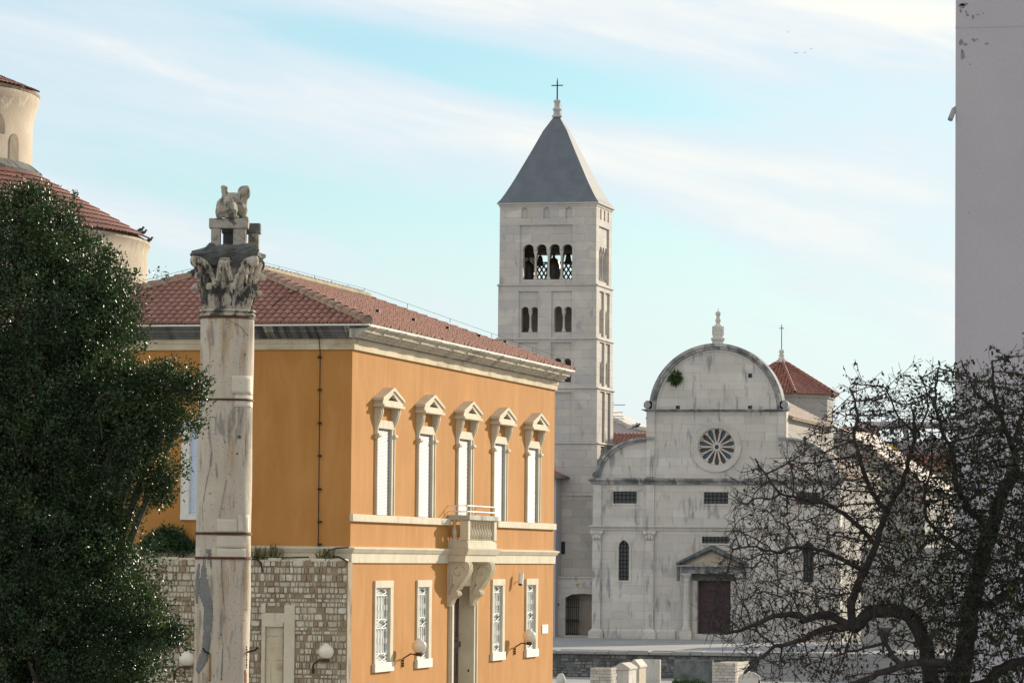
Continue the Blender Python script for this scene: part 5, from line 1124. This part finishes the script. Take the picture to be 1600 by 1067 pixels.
bp = at(876.5, 1062, ZQ); bo = MB().ell((bp.x, bp.y, bp.z-.05), (.27, .3, .42), None, 14, 10).build('stone_post', M_church, smooth=60); tag(bo, 'pale rounded stone post at the bottom edge beside the orange palace', 'stone'); erode(bo, .04, .1, .3, 1); bo.modifiers[-1].strength = .06
for pa, sd_ in ((1085, 21), (1062, 22)):
    p = at(pa, 1066, ZQ-2); bush('ruin_plant', (p.x, p.y, p.z-.1), (.7 if pa == 1085 else .4, .3, .25), 400, M_green, .14, {1085: 'low green plant at the foot of the dark stone slab', 1062: 'small green plant left of the low one by the dark slab'}[pa], 'plant', sd_)

# ================================================================== houses and roofs behind the church
def house(px0, px1, pye, pyr, Z, depth, label, wall, roofm, tiles=True, name='house', cat='house', chim=False):
    a, b = at(px0, pye, Z), at(px1, pye, Z); y = a.y; zr_ = at((px0+px1)/2, pyr, Z).z
    T_ = thing(name, ((a.x+b.x)/2, y, PLZ), label, cat); MB().box(a.x, b.x, y+.2, y+depth, PLZ, a.z).build('wall', wall, T_)
    m_ = MB(); m_.rings([[(x, y-.2, a.z-.12), (x, y-.2, a.z), (x, y+depth/2, zr_), (x, y+depth+.2, a.z), (x, y+depth+.2, a.z-.12)] for x in (a.x-.2, b.x+.2)]); ro_ = m_.build('roof', M_mortar, T_)
    Tp = Vector((0, depth/2+.2, zr_-a.z)); tl = MB(); tile_slope(tl, (a.x-.2, y-.22, a.z+.01), (b.x+.2, y-.22, a.z+.01), Tp.normalized(), int(Tp.length/.36), .3, seg=3); tl.build('tile_field', roofm, ro_, recalc=False)
    return T_
house(945, 1030, 716, 673, 300, 9, 'low house with dark red tiled roof between bell tower and church gable', M_plaster, M_tile2)
# second roof behind it seen end-on, with a bright sunlit rake
p0, p1, p2 = at(925, 640, 320), at(952, 654, 320), at(1014, 674, 320); T_ = thing('house', (p1.x, p1.y, PLZ), 'house with a shaded grey gable and pale sunlit roof edge behind the bell tower', 'house')
MB().panY([(p0.x-3, PLZ), (p2.x, PLZ), (p2.x, p2.z), (at(985, 669, 320).x, at(985, 669, 320).z), (p1.x, p1.z), (p0.x, p0.z), (p0.x-3, p0.z-1)], [], p1.y, p1.y+10).build('wall', M_grey, T_)
mm = MB(); 
for a, b in ((p0, p1), (p1, at(985, 669, 320)), (at(985, 669, 320), p2)): mm.rings([[(a.x, y, a.z), (a.x, y, a.z+.3), (b.x, y, b.z+.3), (b.x, y, b.z)] for y in (p1.y-.15, p1.y+10)])
mm.build('roof', M_church, T_)
bird_sit(at(990, 669.5, 318), 2.2, 'pale gull perched on the far roof edge', None, 'gull', M_church); bird_sit(at(995.5, 668, 317), 1.6, 'second gull standing right of the first on the far roof', None, 'gull', M_pig)
AN = thing('tv_antenna', at(952, 660, 312), 'thin television aerial with several rods behind the bell tower', 'antenna'); m_ = MB(); m_.tube([at(953.8, 700, 312), at(953.8, 628, 312)], .05, 5); m_.build('mast', M_grey, AN); m_ = MB()
for py, a, b in ((632.5, 954, 977), (644.3, 954, 973), (650.3, 954, 974), (654, 955, 975), (657.5, 956, 973), (661.7, 960, 977)): m_.tube([at(a, py, 312), at(b, py, 312)], .035, 4)
m_.tube([at(959, 628, 312), at(956, 632.5, 312), at(959, 637, 312)], .03, 4); m_.build('rods', M_grey, AN)
# convent wing right of the church and roofs beyond, seen through the branches
p0, p1 = at(1312, 673, 318), at(1450, 762, 318); T_ = thing('convent_wing', (p0.x, p0.y, PLZ), 'long pale convent wing with a sunlit sloping roof right of the church', 'building')
MB().panY([(p0.x-6, PLZ), (p1.x, PLZ), (p1.x, p1.z), (p0.x, p0.z), (p0.x-6, p0.z-2)], [], p0.y, p0.y+20).build('wall', M_side, T_)
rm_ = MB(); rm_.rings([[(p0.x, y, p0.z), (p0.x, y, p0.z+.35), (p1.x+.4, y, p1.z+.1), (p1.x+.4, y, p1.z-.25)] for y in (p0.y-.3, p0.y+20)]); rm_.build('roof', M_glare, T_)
house(1385, 1480, 733, 707, 345, 10, 'distant house with a bright red tiled roof seen through the bare tree', M_plaster, M_tile2)
house(1306, 1354, 700, 663, 350, 10, 'distant house with a dull red roof beyond the octagonal chapel', M_plaster, M_tile)
p0, p1 = at(1340, 662, 360), at(1500, 662, 360); T_ = thing('rooftop_terrace', (p0.x, p0.y, PLZ), 'distant grey roof terrace frame with thin railings beyond the bare tree', 'building')
MB().box(p0.x, p1.x+8, p0.y, p0.y+8, p0.z-.2, p0.z+.2).build('slab', M_grey, T_)
MB().box(p0.x-.5, p1.x+8, p0.y+2, p0.y+9, PLZ, at(1340, 688, 360).z).build('wall', M_grey, T_)
for px in (1356, 1362, 1410, 1470): q = at(px, 688, 360); MB().box(q.x, q.x+.4, p0.y+2.1, p0.y+2.5, q.z, p0.z-.2).build('post', M_grey, T_)
m_ = MB()
for hz_ in (.5, 1.0): m_.tube([p0+Vector((0,.1,hz_+.2)), p1+Vector((8,.1,hz_+.2))], .04, 4)
for k in range(12): q = p0.lerp(p1, k/11)+Vector((0,.1,.2)); m_.tube([q, q+Vector((0,0,1.0))], .04, 4)
m_.build('railing', M_grey, T_)
yb_ = at(1393, 701, 335); bush('yellow_tree', (yb_.x, yb_.y, yb_.z-.2), (.55, .5, .45), 300, foliage_mat('yellow_leaf', (.55, .42, .05), (.65, .52, .08), .6, .2, .3), .25, 'small bright yellow leaved tree top between distant roofs', 'tree', 31)
# pale low building and people behind the bare tree, far right of the plaza
p0, p1 = at(1345, 940, 262), at(1560, 1015, 262); T_ = thing('low_house', (p0.x, p0.y, PLZ), 'low pale house at the right end of the plaza behind the bare tree', 'house')
MB().box(p0.x, p1.x, p0.y, p0.y+8, PLZ, at(1400, 855, 262).z).build('wall', M_side, T_)
q = [at(1372, 980, 262), at(1394, 993, 262)]; MB().box(q[0].x, q[1].x, p0.y-.05, p0.y, q[1].z, q[0].z).build('window', M_glass, T_)
# ---- birds in the sky
def flying(px, py, Z, span, roll_, label, group):
    p = at(px, py, Z); m_ = MB(); m_.ell(p, (span*.10, span*.26, span*.08)); 
    for sg in (-1, 1):
        w = [Vector((0, -.10, 0)), Vector((0, .12, 0)), Vector((sg*.26, .10, .10)), Vector((sg*.26, -.08, .10)), Vector((sg*.52, -.10, -.02)), Vector((sg*.50, -.02, -.02))]
        Rm = Matrix.Rotation(roll_, 3, 'Y'); w = [p+Rm @ (x*span) for x in w]; th = Vector((0, 0, .025*span))
        m_.rings([[w[0]-th, w[0]+th, w[1]+th, w[1]-th], [w[3]-th, w[3]+th, w[2]+th, w[2]-th], [w[4]-th*.4, w[4]+th*.4, w[5]+th*.4, w[5]-th*.4]])
    tag(m_.build('flying_bird', M_pig, smooth=60), label, 'bird', group)
flying(1231, 50.5, 500, .55, .9, 'dark bird banking high in the sky, topmost of the flock', None)
for px, py, sp in ((1244, 83.5, .62), (1257.5, 83, .45), (1267.5, 77, .45)): flying(px, py, 500, sp, .1, 'small dark bird gliding with its two companions below the topmost bird', 'three gliding birds')
flying(1465.5, 99.5, 500, .28, .3, 'tiny dark bird alone in the sky beside the grey building', None)
# ================================================================== evergreen tree at the left
ZT = 74.0; sT = ZT/F
ET = thing('evergreen_tree', at(70, 1000, ZT).to_tuple()[:2]+(0,), 'large dark green glossy leaved evergreen tree in front of the round church', 'tree')
M_leaf = foliage_mat('evergreen_leaf', (.012, .029, .010), (.028, .056, .017), .42, .40, .16, ((.10, .055, .03), .975), ((.050, .078, .024), 1.1))
M_bark = stone('grey_bark', (.13, .11, .09), (.08, .07, .055), 6, bumpd=.03)
u_ = Vector((math.cos(YAW), math.sin(YAW), 0)); v_ = Vector((-math.sin(YAW), math.cos(YAW), 0))
def tp(px, py, d): return at(px, py, ZT)+v_*d
blobs = [ # px, py, radius px, squash z, depth (m)
 (20, 395, 105, 1.0, 0), (85, 372, 62, .9, -.4), (120, 420, 72, 1.0, .3), (60, 500, 130, 1.0, -.6), (150, 480, 66, 1.0, -.3), (175, 530, 50, 1.0, -.6), (110, 610, 120, 1.0, -1.0),
 (190, 620, 62, .8, -.8), (235, 605, 42, .7, -1.0), (278, 600, 42, .75, -1.1), (305, 612, 24, .9, -1.1), (240, 660, 58, .8, -1.0), (285, 665, 32, .8, -1.0), (180, 710, 85, .9, -1.2), (245, 730, 42, .9, -1.1), (262, 765, 26, .9, -1.1),
 (60, 740, 150, 1.0, -1.2), (150, 800, 60, .9, -1.0), (70, 880, 140, 1.0, -1.4), (175, 860, 42, .8, -1.2), (160, 930, 85, .9, -1.6), (225, 960, 52, .9, -1.7), (256, 984, 33, .9, -1.7), (284, 990, 15, .8, -1.7), (190, 1010, 80, 1.0, -1.6), (205, 1045, 46, 1.0, -1.6), (60, 1030, 150, 1.0, -1.5), (150, 1090, 95, 1.0, -1.4), (-90, 420, 130, 1, 0), (-110, 620, 190, 1, -.5), (-110, 850, 190, 1, -1), (-100, 1050, 180, 1, -1), (55, 322, 34, .9, .1), (20, 330, 50, .9, .2)]
blobs += [(40, 480, 150, 1, 1.2), (120, 560, 110, 1, 1.0), (50, 640, 170, 1, 1.0), (150, 660, 90, 1, .8), (60, 800, 170, 1, .8), (110, 730, 120, 1, .6), (110, 900, 140, 1, .4), (120, 1010, 140, 1, .2), (215, 650, 60, .9, .2), (140, 470, 70, 1, .6)]
rg = np.random.default_rng(11); C_, D_, S_ = [], [], []
for (px, py, r, sq, d) in blobs:
    c = np.array(tp(px, py, d)); R = r*sT; n = int(100*(R/.9)**2)+16
    dd = rg.normal(size=(n, 3)); dd /= np.linalg.norm(dd, axis=1)[:, None]
    rr_ = R*rg.uniform(.55, 1.03, (n, 1))*(1+.15*rg.normal(size=(n, 1)))
    C_.append(c+dd*rr_*np.array([1, 1, sq])); D_.append(dd)
for (px, py, d) in ((52, 296, -.2), (117, 303, 0), (52, 292, 0), (330, 603, -1.1), (322, 632, -1.1), (213, 425, 0), (300, 690, -1.1), (318, 672, -1.1)):      # stray sprigs
    for k in range(2): C_.append(np.array([tp(px-k*2.0, py+k*5, d)])); D_.append(np.array([[.2, 0, .9]]))
Cc = np.concatenate(C_); Dd = np.concatenate(D_); nl = 42; nC = len(Cc)
idx = np.repeat(np.arange(nC), nl); N = len(idx)
ax = Dd[idx]*.55+rg.normal(size=(N, 3))*.55+np.array([0, 0, .25]); ax /= np.linalg.norm(ax, axis=1)[:, None]
off = rg.normal(size=(N, 3)); off /= np.linalg.norm(off, axis=1)[:, None]
CR = np.full(nC, .25); CR[-16:] = .07; cnt = np.ones(N, bool); cnt[-16*nl:] = (np.arange(16*nl) % nl) < 14
P0 = Cc[idx]+off*(CR[idx][:, None]*rg.uniform(.1, 1, (N, 1))**.7)
L = .072*rg.uniform(.65, 1.25, (N, 1)); sd_ = np.cross(ax, rg.normal(size=(N, 3))); sd_ /= np.linalg.norm(sd_, axis=1)[:, None]; nm = np.cross(ax, sd_)
L = L*np.where(cnt, 1, .001)[:, None]; w_ = L*.26; V = np.stack([P0, P0+ax*L*.45+sd_*w_+nm*w_*.3, P0+ax*L, P0+ax*L*.45-sd_*w_+nm*w_*.3], 1).reshape(-1, 3)
b4 = np.arange(N)[:, None]*4; tri = np.concatenate([b4+np.array([0, 1, 2]), b4+np.array([0, 2, 3])], 1).reshape(-1, 3)
npmesh('crown', V, tri, M_leaf, ET)
tm = MB(); root = Vector((ET.location.x, ET.location.y, 0)); f1 = root+Vector((.1, 0, 2.6))
tm.tube([root, root+Vector((.05, .05, 1.3)), f1], [.42, .33, .30], 12)
for (px, py, r, sq, d) in blobs:
    if r < 30: continue
    e = tp(px, py, d); tm.tube([f1, f1.lerp(e, .35)+Vector((0, 0, .5)), f1.lerp(e, .7)+Vector((random.uniform(-.2,.2), 0, .25)), e], [.16, .11, .07, .03], 6)
for i in rg.integers(0, nC, 900):
    c = Vector(Cc[i]); d = Vector(Dd[i]); tm.tube([c-d*.45-Vector((0,0,.15)), c-d*.15, c+d*.1], [.018, .011, .004], 4)
for (a_, b_) in (((118, 305), (98, 350)), ((54, 294), (60, 315))): tm.tube([tp(*b_, -.1), tp(*a_, 0)], [.014, .005], 4)
tm.build('trunk', M_bark, ET, smooth=50)

# ================================================================== bare tree at the right
ZB = 54.0; sB = ZB/F
BT = thing('bare_tree', at(1500, 1067, ZB).to_tuple()[:2]+(0,), 'nearly leafless dark branching tree with a few red and green leaves at right', 'tree')
def bp_(px, py, d): return np.array(at(px, py, ZB)+v_*d)
rg = np.random.default_rng(23)
limbs = [ # polylines (px, py, depth m), radius px at both ends
 ([(1495, 1330, 0), (1497, 1150, 0), (1500, 1067, 0), (1508, 1010, 0), (1520, 940, .1), (1535, 880, .2), (1552, 830, .3), (1572, 770, .4), (1596, 735, .5)], 22, 9),
 ([(1508, 1015, 0), (1478, 1090, -.1), (1452, 1060, -.2), (1444, 1015, -.25), (1430, 978, -.3), (1406, 957, -.35), (1372, 951, -.4), (1347, 961, -.45), (1330, 980, -.5)], 15, 10),
 ([(1330, 980, -.5), (1302, 966, -.5), (1286, 957, -.55), (1268, 964, -.6), (1249, 968, -.6), (1243, 960, -.6), (1216, 957, -.7), (1190, 966, -.75), (1160, 980, -.8), (1130, 985, -.8), (1100, 975, -.8)], 7, 1.6),
 ([(1330, 980, -.5), (1300, 979, -.55), (1270, 986, -.6), (1240, 1001, -.7), (1206, 1008, -.7), (1176, 1030, -.8), (1160, 1050, -.8)], 6, 1.6),
 ([(1330, 980, -.5), (1325, 955, -.45), (1332, 925, -.4), (1348, 893, -.3), (1366, 850, -.2), (1384, 800, -.1), (1405, 765, 0), (1420, 720, .1), (1430, 680, .1), (1428, 640, .2)], 7, 2.2),
 ([(1384, 800, -.1), (1360, 768, -.2), (1345, 735, -.3), (1332, 690, -.3), (1335, 650, -.4), (1325, 610, -.4)], 4.5, 1.5),
 ([(1366, 850, -.2), (1330, 815, -.4), (1290, 790, -.5), (1255, 782, -.6), (1215, 772, -.7), (1190, 745, -.8), (1175, 720, -.8)], 4.2, 1.2),
 ([(1348, 893, -.3), (1300, 868, -.5), (1250, 855, -.6), (1200, 862, -.7), (1165, 852, -.8), (1140, 858, -.8)], 4, 1.2),
 ([(1500, 1067, 0), (1470, 1035, -.7), (1440, 1031, -.8), (1400, 1036, -.9), (1362, 1050, -1), (1320, 1066, -1), (1270, 1090, -1)], 8, 3.5),
 ([(1400, 1036, -.9), (1378, 1010, -.9), (1365, 985, -.9), (1378, 1000, -.9), (1330, 1012, -.9), (1300, 1020, -.9)], 4, 1.5),
 ([(1520, 940, .1), (1545, 945, 0), (1572, 925, -.2), (1600, 903, -.3), (1650, 880, -.4)], 8, 3),
 ([(1500, 1080, 0), (1540, 1068, -.2), (1562, 1042, -.3), (1600, 1027, -.4), (1660, 1010, -.4)], 11, 5),
 ([(1596, 735, .5), (1588, 690, .5), (1572, 650, .5), (1560, 600, .5), (1556, 560, .5)], 6, 1.3), ([(1572, 650, .5), (1540, 620, .4), (1520, 590, .4), (1507, 560, .4)], 3.5, 1),
 ([(1588, 690, .5), (1610, 640, .6), (1640, 590, .6)], 4, 1.2), ([(1552, 830, .3), (1520, 800, .1), (1495, 760, 0), (1490, 715, 0), (1470, 670, 0), (1462, 620, 0), (1466, 575, 0)], 5, 1.2),
 ([(1535, 880, .2), (1490, 850, -.2), (1450, 820, -.4), (1440, 780, -.4), (1450, 740, -.4)], 5, 1.5), ([(1430, 680, .1), (1400, 640, .1), (1385, 605, .1)], 2.2, .9), ([(1430, 680, .1), (1452, 640, .2), (1445, 595, .2)], 2.2, .9)]
nodes = []; parent = []; fixed = []
def addn(p, par, r): nodes.append(p); parent.append(par); fixed.append(r); return len(nodes)-1
for pts, r0, r1 in limbs:
    Q = [bp_(*p) for p in pts]; seg = []
    for i in range(len(Q)-1):   # catmull-rom
        a, b, c, d = Q[max(i-1, 0)], Q[i], Q[i+1], Q[min(i+2, len(Q)-1)]; m_ = max(2, int(np.linalg.norm(c-b)/.09))
        for k in range(m_):
            u = k/m_; seg.append(.5*((2*b)+(c-a)*u+(2*a-5*b+4*c-d)*u*u+(3*b-a-3*c+d)*u**3))
    seg.append(Q[-1]); prev = -1
    if nodes:
        A = np.array(nodes); prev = int(np.argmin(((A-seg[0])**2).sum(1)))
    for k, p in enumerate(seg):
        p = p+rg.normal(size=3)*.010; u = k/(len(seg)-1); prev = addn(p, prev, (r0+(r1-r0)*u)*sB)
nfix = len(nodes)
poly = np.array([(1092, 955), (1108, 925), (1128, 850), (1140, 800), (1150, 745), (1172, 705), (1205, 725), (1245, 690), (1275, 660), (1300, 625), (1318, 585), (1340, 578), (1362, 600), (1385, 590), (1405, 570), (1430, 585), (1452, 575), (1468, 555), (1495, 568), (1505, 550), (1530, 560), (1550, 532), (1575, 548), (1600, 530), (1680, 540), (1680, 1120), (1330, 1110), (1250, 1050), (1195, 1060), (1168, 1052), (1140, 1010), (1105, 985)], float)
def inside(P):
    x, y = P[:, 0], P[:, 1]; ins = np.zeros(len(P), bool); j = len(poly)-1
    for i in range(len(poly)):
        xi, yi = poly[i]; xj, yj = poly[j]; c = ((yi > y) != (yj > y)) & (x < (xj-xi)*(y-yi)/(yj-yi+1e-9)+xi); ins ^= c; j = i
    return ins
NA = 10000; cand = np.stack([rg.uniform(1085, 1680, 60000), rg.uniform(530, 1120, 60000)], 1); cand = cand[inside(cand)]
dens = np.clip(.16+.0021*(cand[:, 0]-1120)+.0012*(cand[:, 1]-560), .2, 1)*np.where(cand[:, 1] > 1000, .45, 1)*np.where((cand[:, 0] > 1340) & (cand[:, 0] < 1420) & (cand[:, 1] > 960), .25, 1); dens = dens*np.clip((cand[:, 1]-530-(60 if False else 0))/170, .12, 1); cand = cand[rg.uniform(size=len(cand)) < dens][:NA]
att = np.array([bp_(x, y, rg.uniform(-1.3, 1.1)) for x, y in cand])
alive = np.ones(len(att), bool); A = np.array(nodes); bd = np.full(len(att), 1e9); bi = np.zeros(len(att), int)
def upd(new0):
    global bd, bi
    A = np.array(nodes[new0:]); 
    if len(A) == 0: return
    for s0 in range(0, len(A), 400):
        B = A[s0:s0+400]; d = np.sqrt(((att[:, None]-B[None])**2).sum(2)); k = d.argmin(1); dm = d[np.arange(len(att)), k]; q = dm < bd; bd[q] = dm[q]; bi[q] = k[q]+new0+s0
upd(0); step = .09
for it in range(90):
    alive &= bd > .09
    ac = np.where(alive & (bd < .75))[0]
    if len(ac) < 10: break
    par = np.array(nodes); dirs = {}
    dv = att[ac]-par[bi[ac]]; dv /= np.linalg.norm(dv, axis=1)[:, None]
    uq, inv = np.unique(bi[ac], return_inverse=True); sm = np.zeros((len(uq), 3)); np.add.at(sm, inv, dv)
    sm += rg.normal(size=sm.shape)*.16; nrm = np.linalg.norm(sm, axis=1); n0 = len(nodes)
    for k, i in enumerate(uq):
        if nrm[k] > .15: addn(nodes[i]+sm[k]/nrm[k]*step, int(i), 0)
    upd(n0)
    if len(nodes) > 38000: break
# short twigs with buds
n1 = len(nodes); kids = np.zeros(n1, int)
for p in parent[:n1]:
    if p >= 0: kids[p] += 1
tips = [i for i in range(nfix, n1) if kids[i] == 0]
for i in list(rg.choice(np.arange(nfix, n1), min(6000, n1-nfix), replace=False))+tips:
    d = nodes[i]-nodes[parent[i]]; d = d/np.linalg.norm(d)+rg.normal(size=3)*.5; d /= np.linalg.norm(d); k = i
    for q in range(int(rg.integers(2, 4))): d = d+rg.normal(size=3)*.12; d /= np.linalg.norm(d); k = addn(nodes[k]+d*.07, int(k), 0)
n2 = len(nodes); acc = np.zeros(n2); rad_ = np.array(fixed+[0]*0, float)
for i in range(n2-1, -1, -1):
    r = (acc[i] if acc[i] > 0 else .0030**2.6)**(1/2.6)
    rad_[i] = max(fixed[i], .0030) if i < nfix else min(r, .05)
    if parent[i] >= 0: acc[parent[i]] += rad_[i]**2.6
for i in range(nfix, n2):
    if parent[i] < nfix: rad_[i] = min(rad_[i], fixed[parent[i]]*.7+.004)
A = np.array(nodes); par = np.array(parent)
D = np.zeros((n2, 3)); ok = par >= 0; D[ok] = A[ok]-A[par[ok]]; D[~ok] = (0, 0, 1); D /= np.linalg.norm(D, axis=1)[:, None]
ref = np.where(np.abs(D[:, 2:3]) > .9, np.array([[1., 0, 0]]), np.array([[0, 0, 1.]])); X = np.cross(D, ref); X /= np.linalg.norm(X, axis=1)[:, None]; Y = np.cross(D, X)
def limbmesh(sel, seg, name, mat):
    e = np.where(sel & ok)[0]; th = np.arange(seg)*2*np.pi/seg
    r0 = np.minimum(rad_[par[e]], rad_[e]*1.6)[:, None, None]; r1 = rad_[e][:, None, None]
    rg_ = X[e][:, None]*np.cos(th)[None, :, None]+Y[e][:, None]*np.sin(th)[None, :, None]
    B0 = A[par[e]][:, None]+rg_*r0-D[e][:, None]*r0*.25; B1 = A[e][:, None]+rg_*r1
    V = np.concatenate([B0, B1], 1).reshape(-1, 3); base = np.arange(len(e))[:, None]*2*seg; F_ = []
    for k in range(seg): F_.append(np.concatenate([base+k, base+(k+1) % seg, base+seg+(k+1) % seg, base+seg+k], 1))
    return npmesh(name, V, np.stack(F_, 1).reshape(-1, 4), mat, BT, True)
M_bark2 = stone('dark_bark', (.060, .050, .044), (.030, .026, .024), 8, bumpd=.03)
isf = np.arange(n2) < nfix
limbmesh(isf, 9, 'trunk', M_bark2); limbmesh(~isf, 4, 'twigs', M_bark2)
# sparse leaves: dark reddish at the left, green towards the right
pxs = np.array([ (np.array(cr).dot(a-np.array(CP))/np.array(cf).dot(a-np.array(CP)))*F+800 for a in A[nfix:]])
prob = np.clip(.05+.0011*(pxs-1140), .04, .75); pick = np.where(rg.uniform(size=len(prob)) < prob)[0]+nfix
def leaves(sel, name, mat, ln):
    n = len(sel); ax = rg.normal(size=(n, 3))*.6+np.array([0, 0, -.6]); ax /= np.linalg.norm(ax, axis=1)[:, None]; L = ln*rg.uniform(.6, 1.3, (n, 1)); sd_ = np.cross(ax, rg.normal(size=(n, 3))); sd_ /= np.linalg.norm(sd_, axis=1)[:, None]
    p = A[sel]+rg.normal(size=(n, 3))*.02; w_ = L*.24; nm = np.cross(ax, sd_)*w_*.4; V = np.stack([p, p+ax*L*.5+sd_*w_+nm, p+ax*L, p+ax*L*.5-sd_*w_+nm], 1).reshape(-1, 3); b4 = np.arange(n)[:, None]*4
    npmesh(name, V, np.concatenate([b4+np.array([0, 1, 2]), b4+np.array([0, 2, 3])], 1).reshape(-1, 3), mat, BT)
px_p = pxs[pick-nfix]; green = rg.uniform(size=len(pick)) < np.clip((px_p-1290)/230, .05, .9)
leaves(pick[~green], 'red_leaves', foliage_mat('withered_leaf', (.075, .032, .022), (.05, .028, .02), .6, .3, .2, ((.22, .06, .025), .9)), .068)
g_ = pick[green]; g_ = np.concatenate([g_, rg.choice(g_, min(len(g_)*2, 9000))]); leaves(g_, 'green_leaves', foliage_mat('dark_green_leaf', (.020, .030, .014), (.034, .046, .018), .6, .25, .12, ((.12, .10, .02), .96)), .072)
bpy.context.view_layer.update()
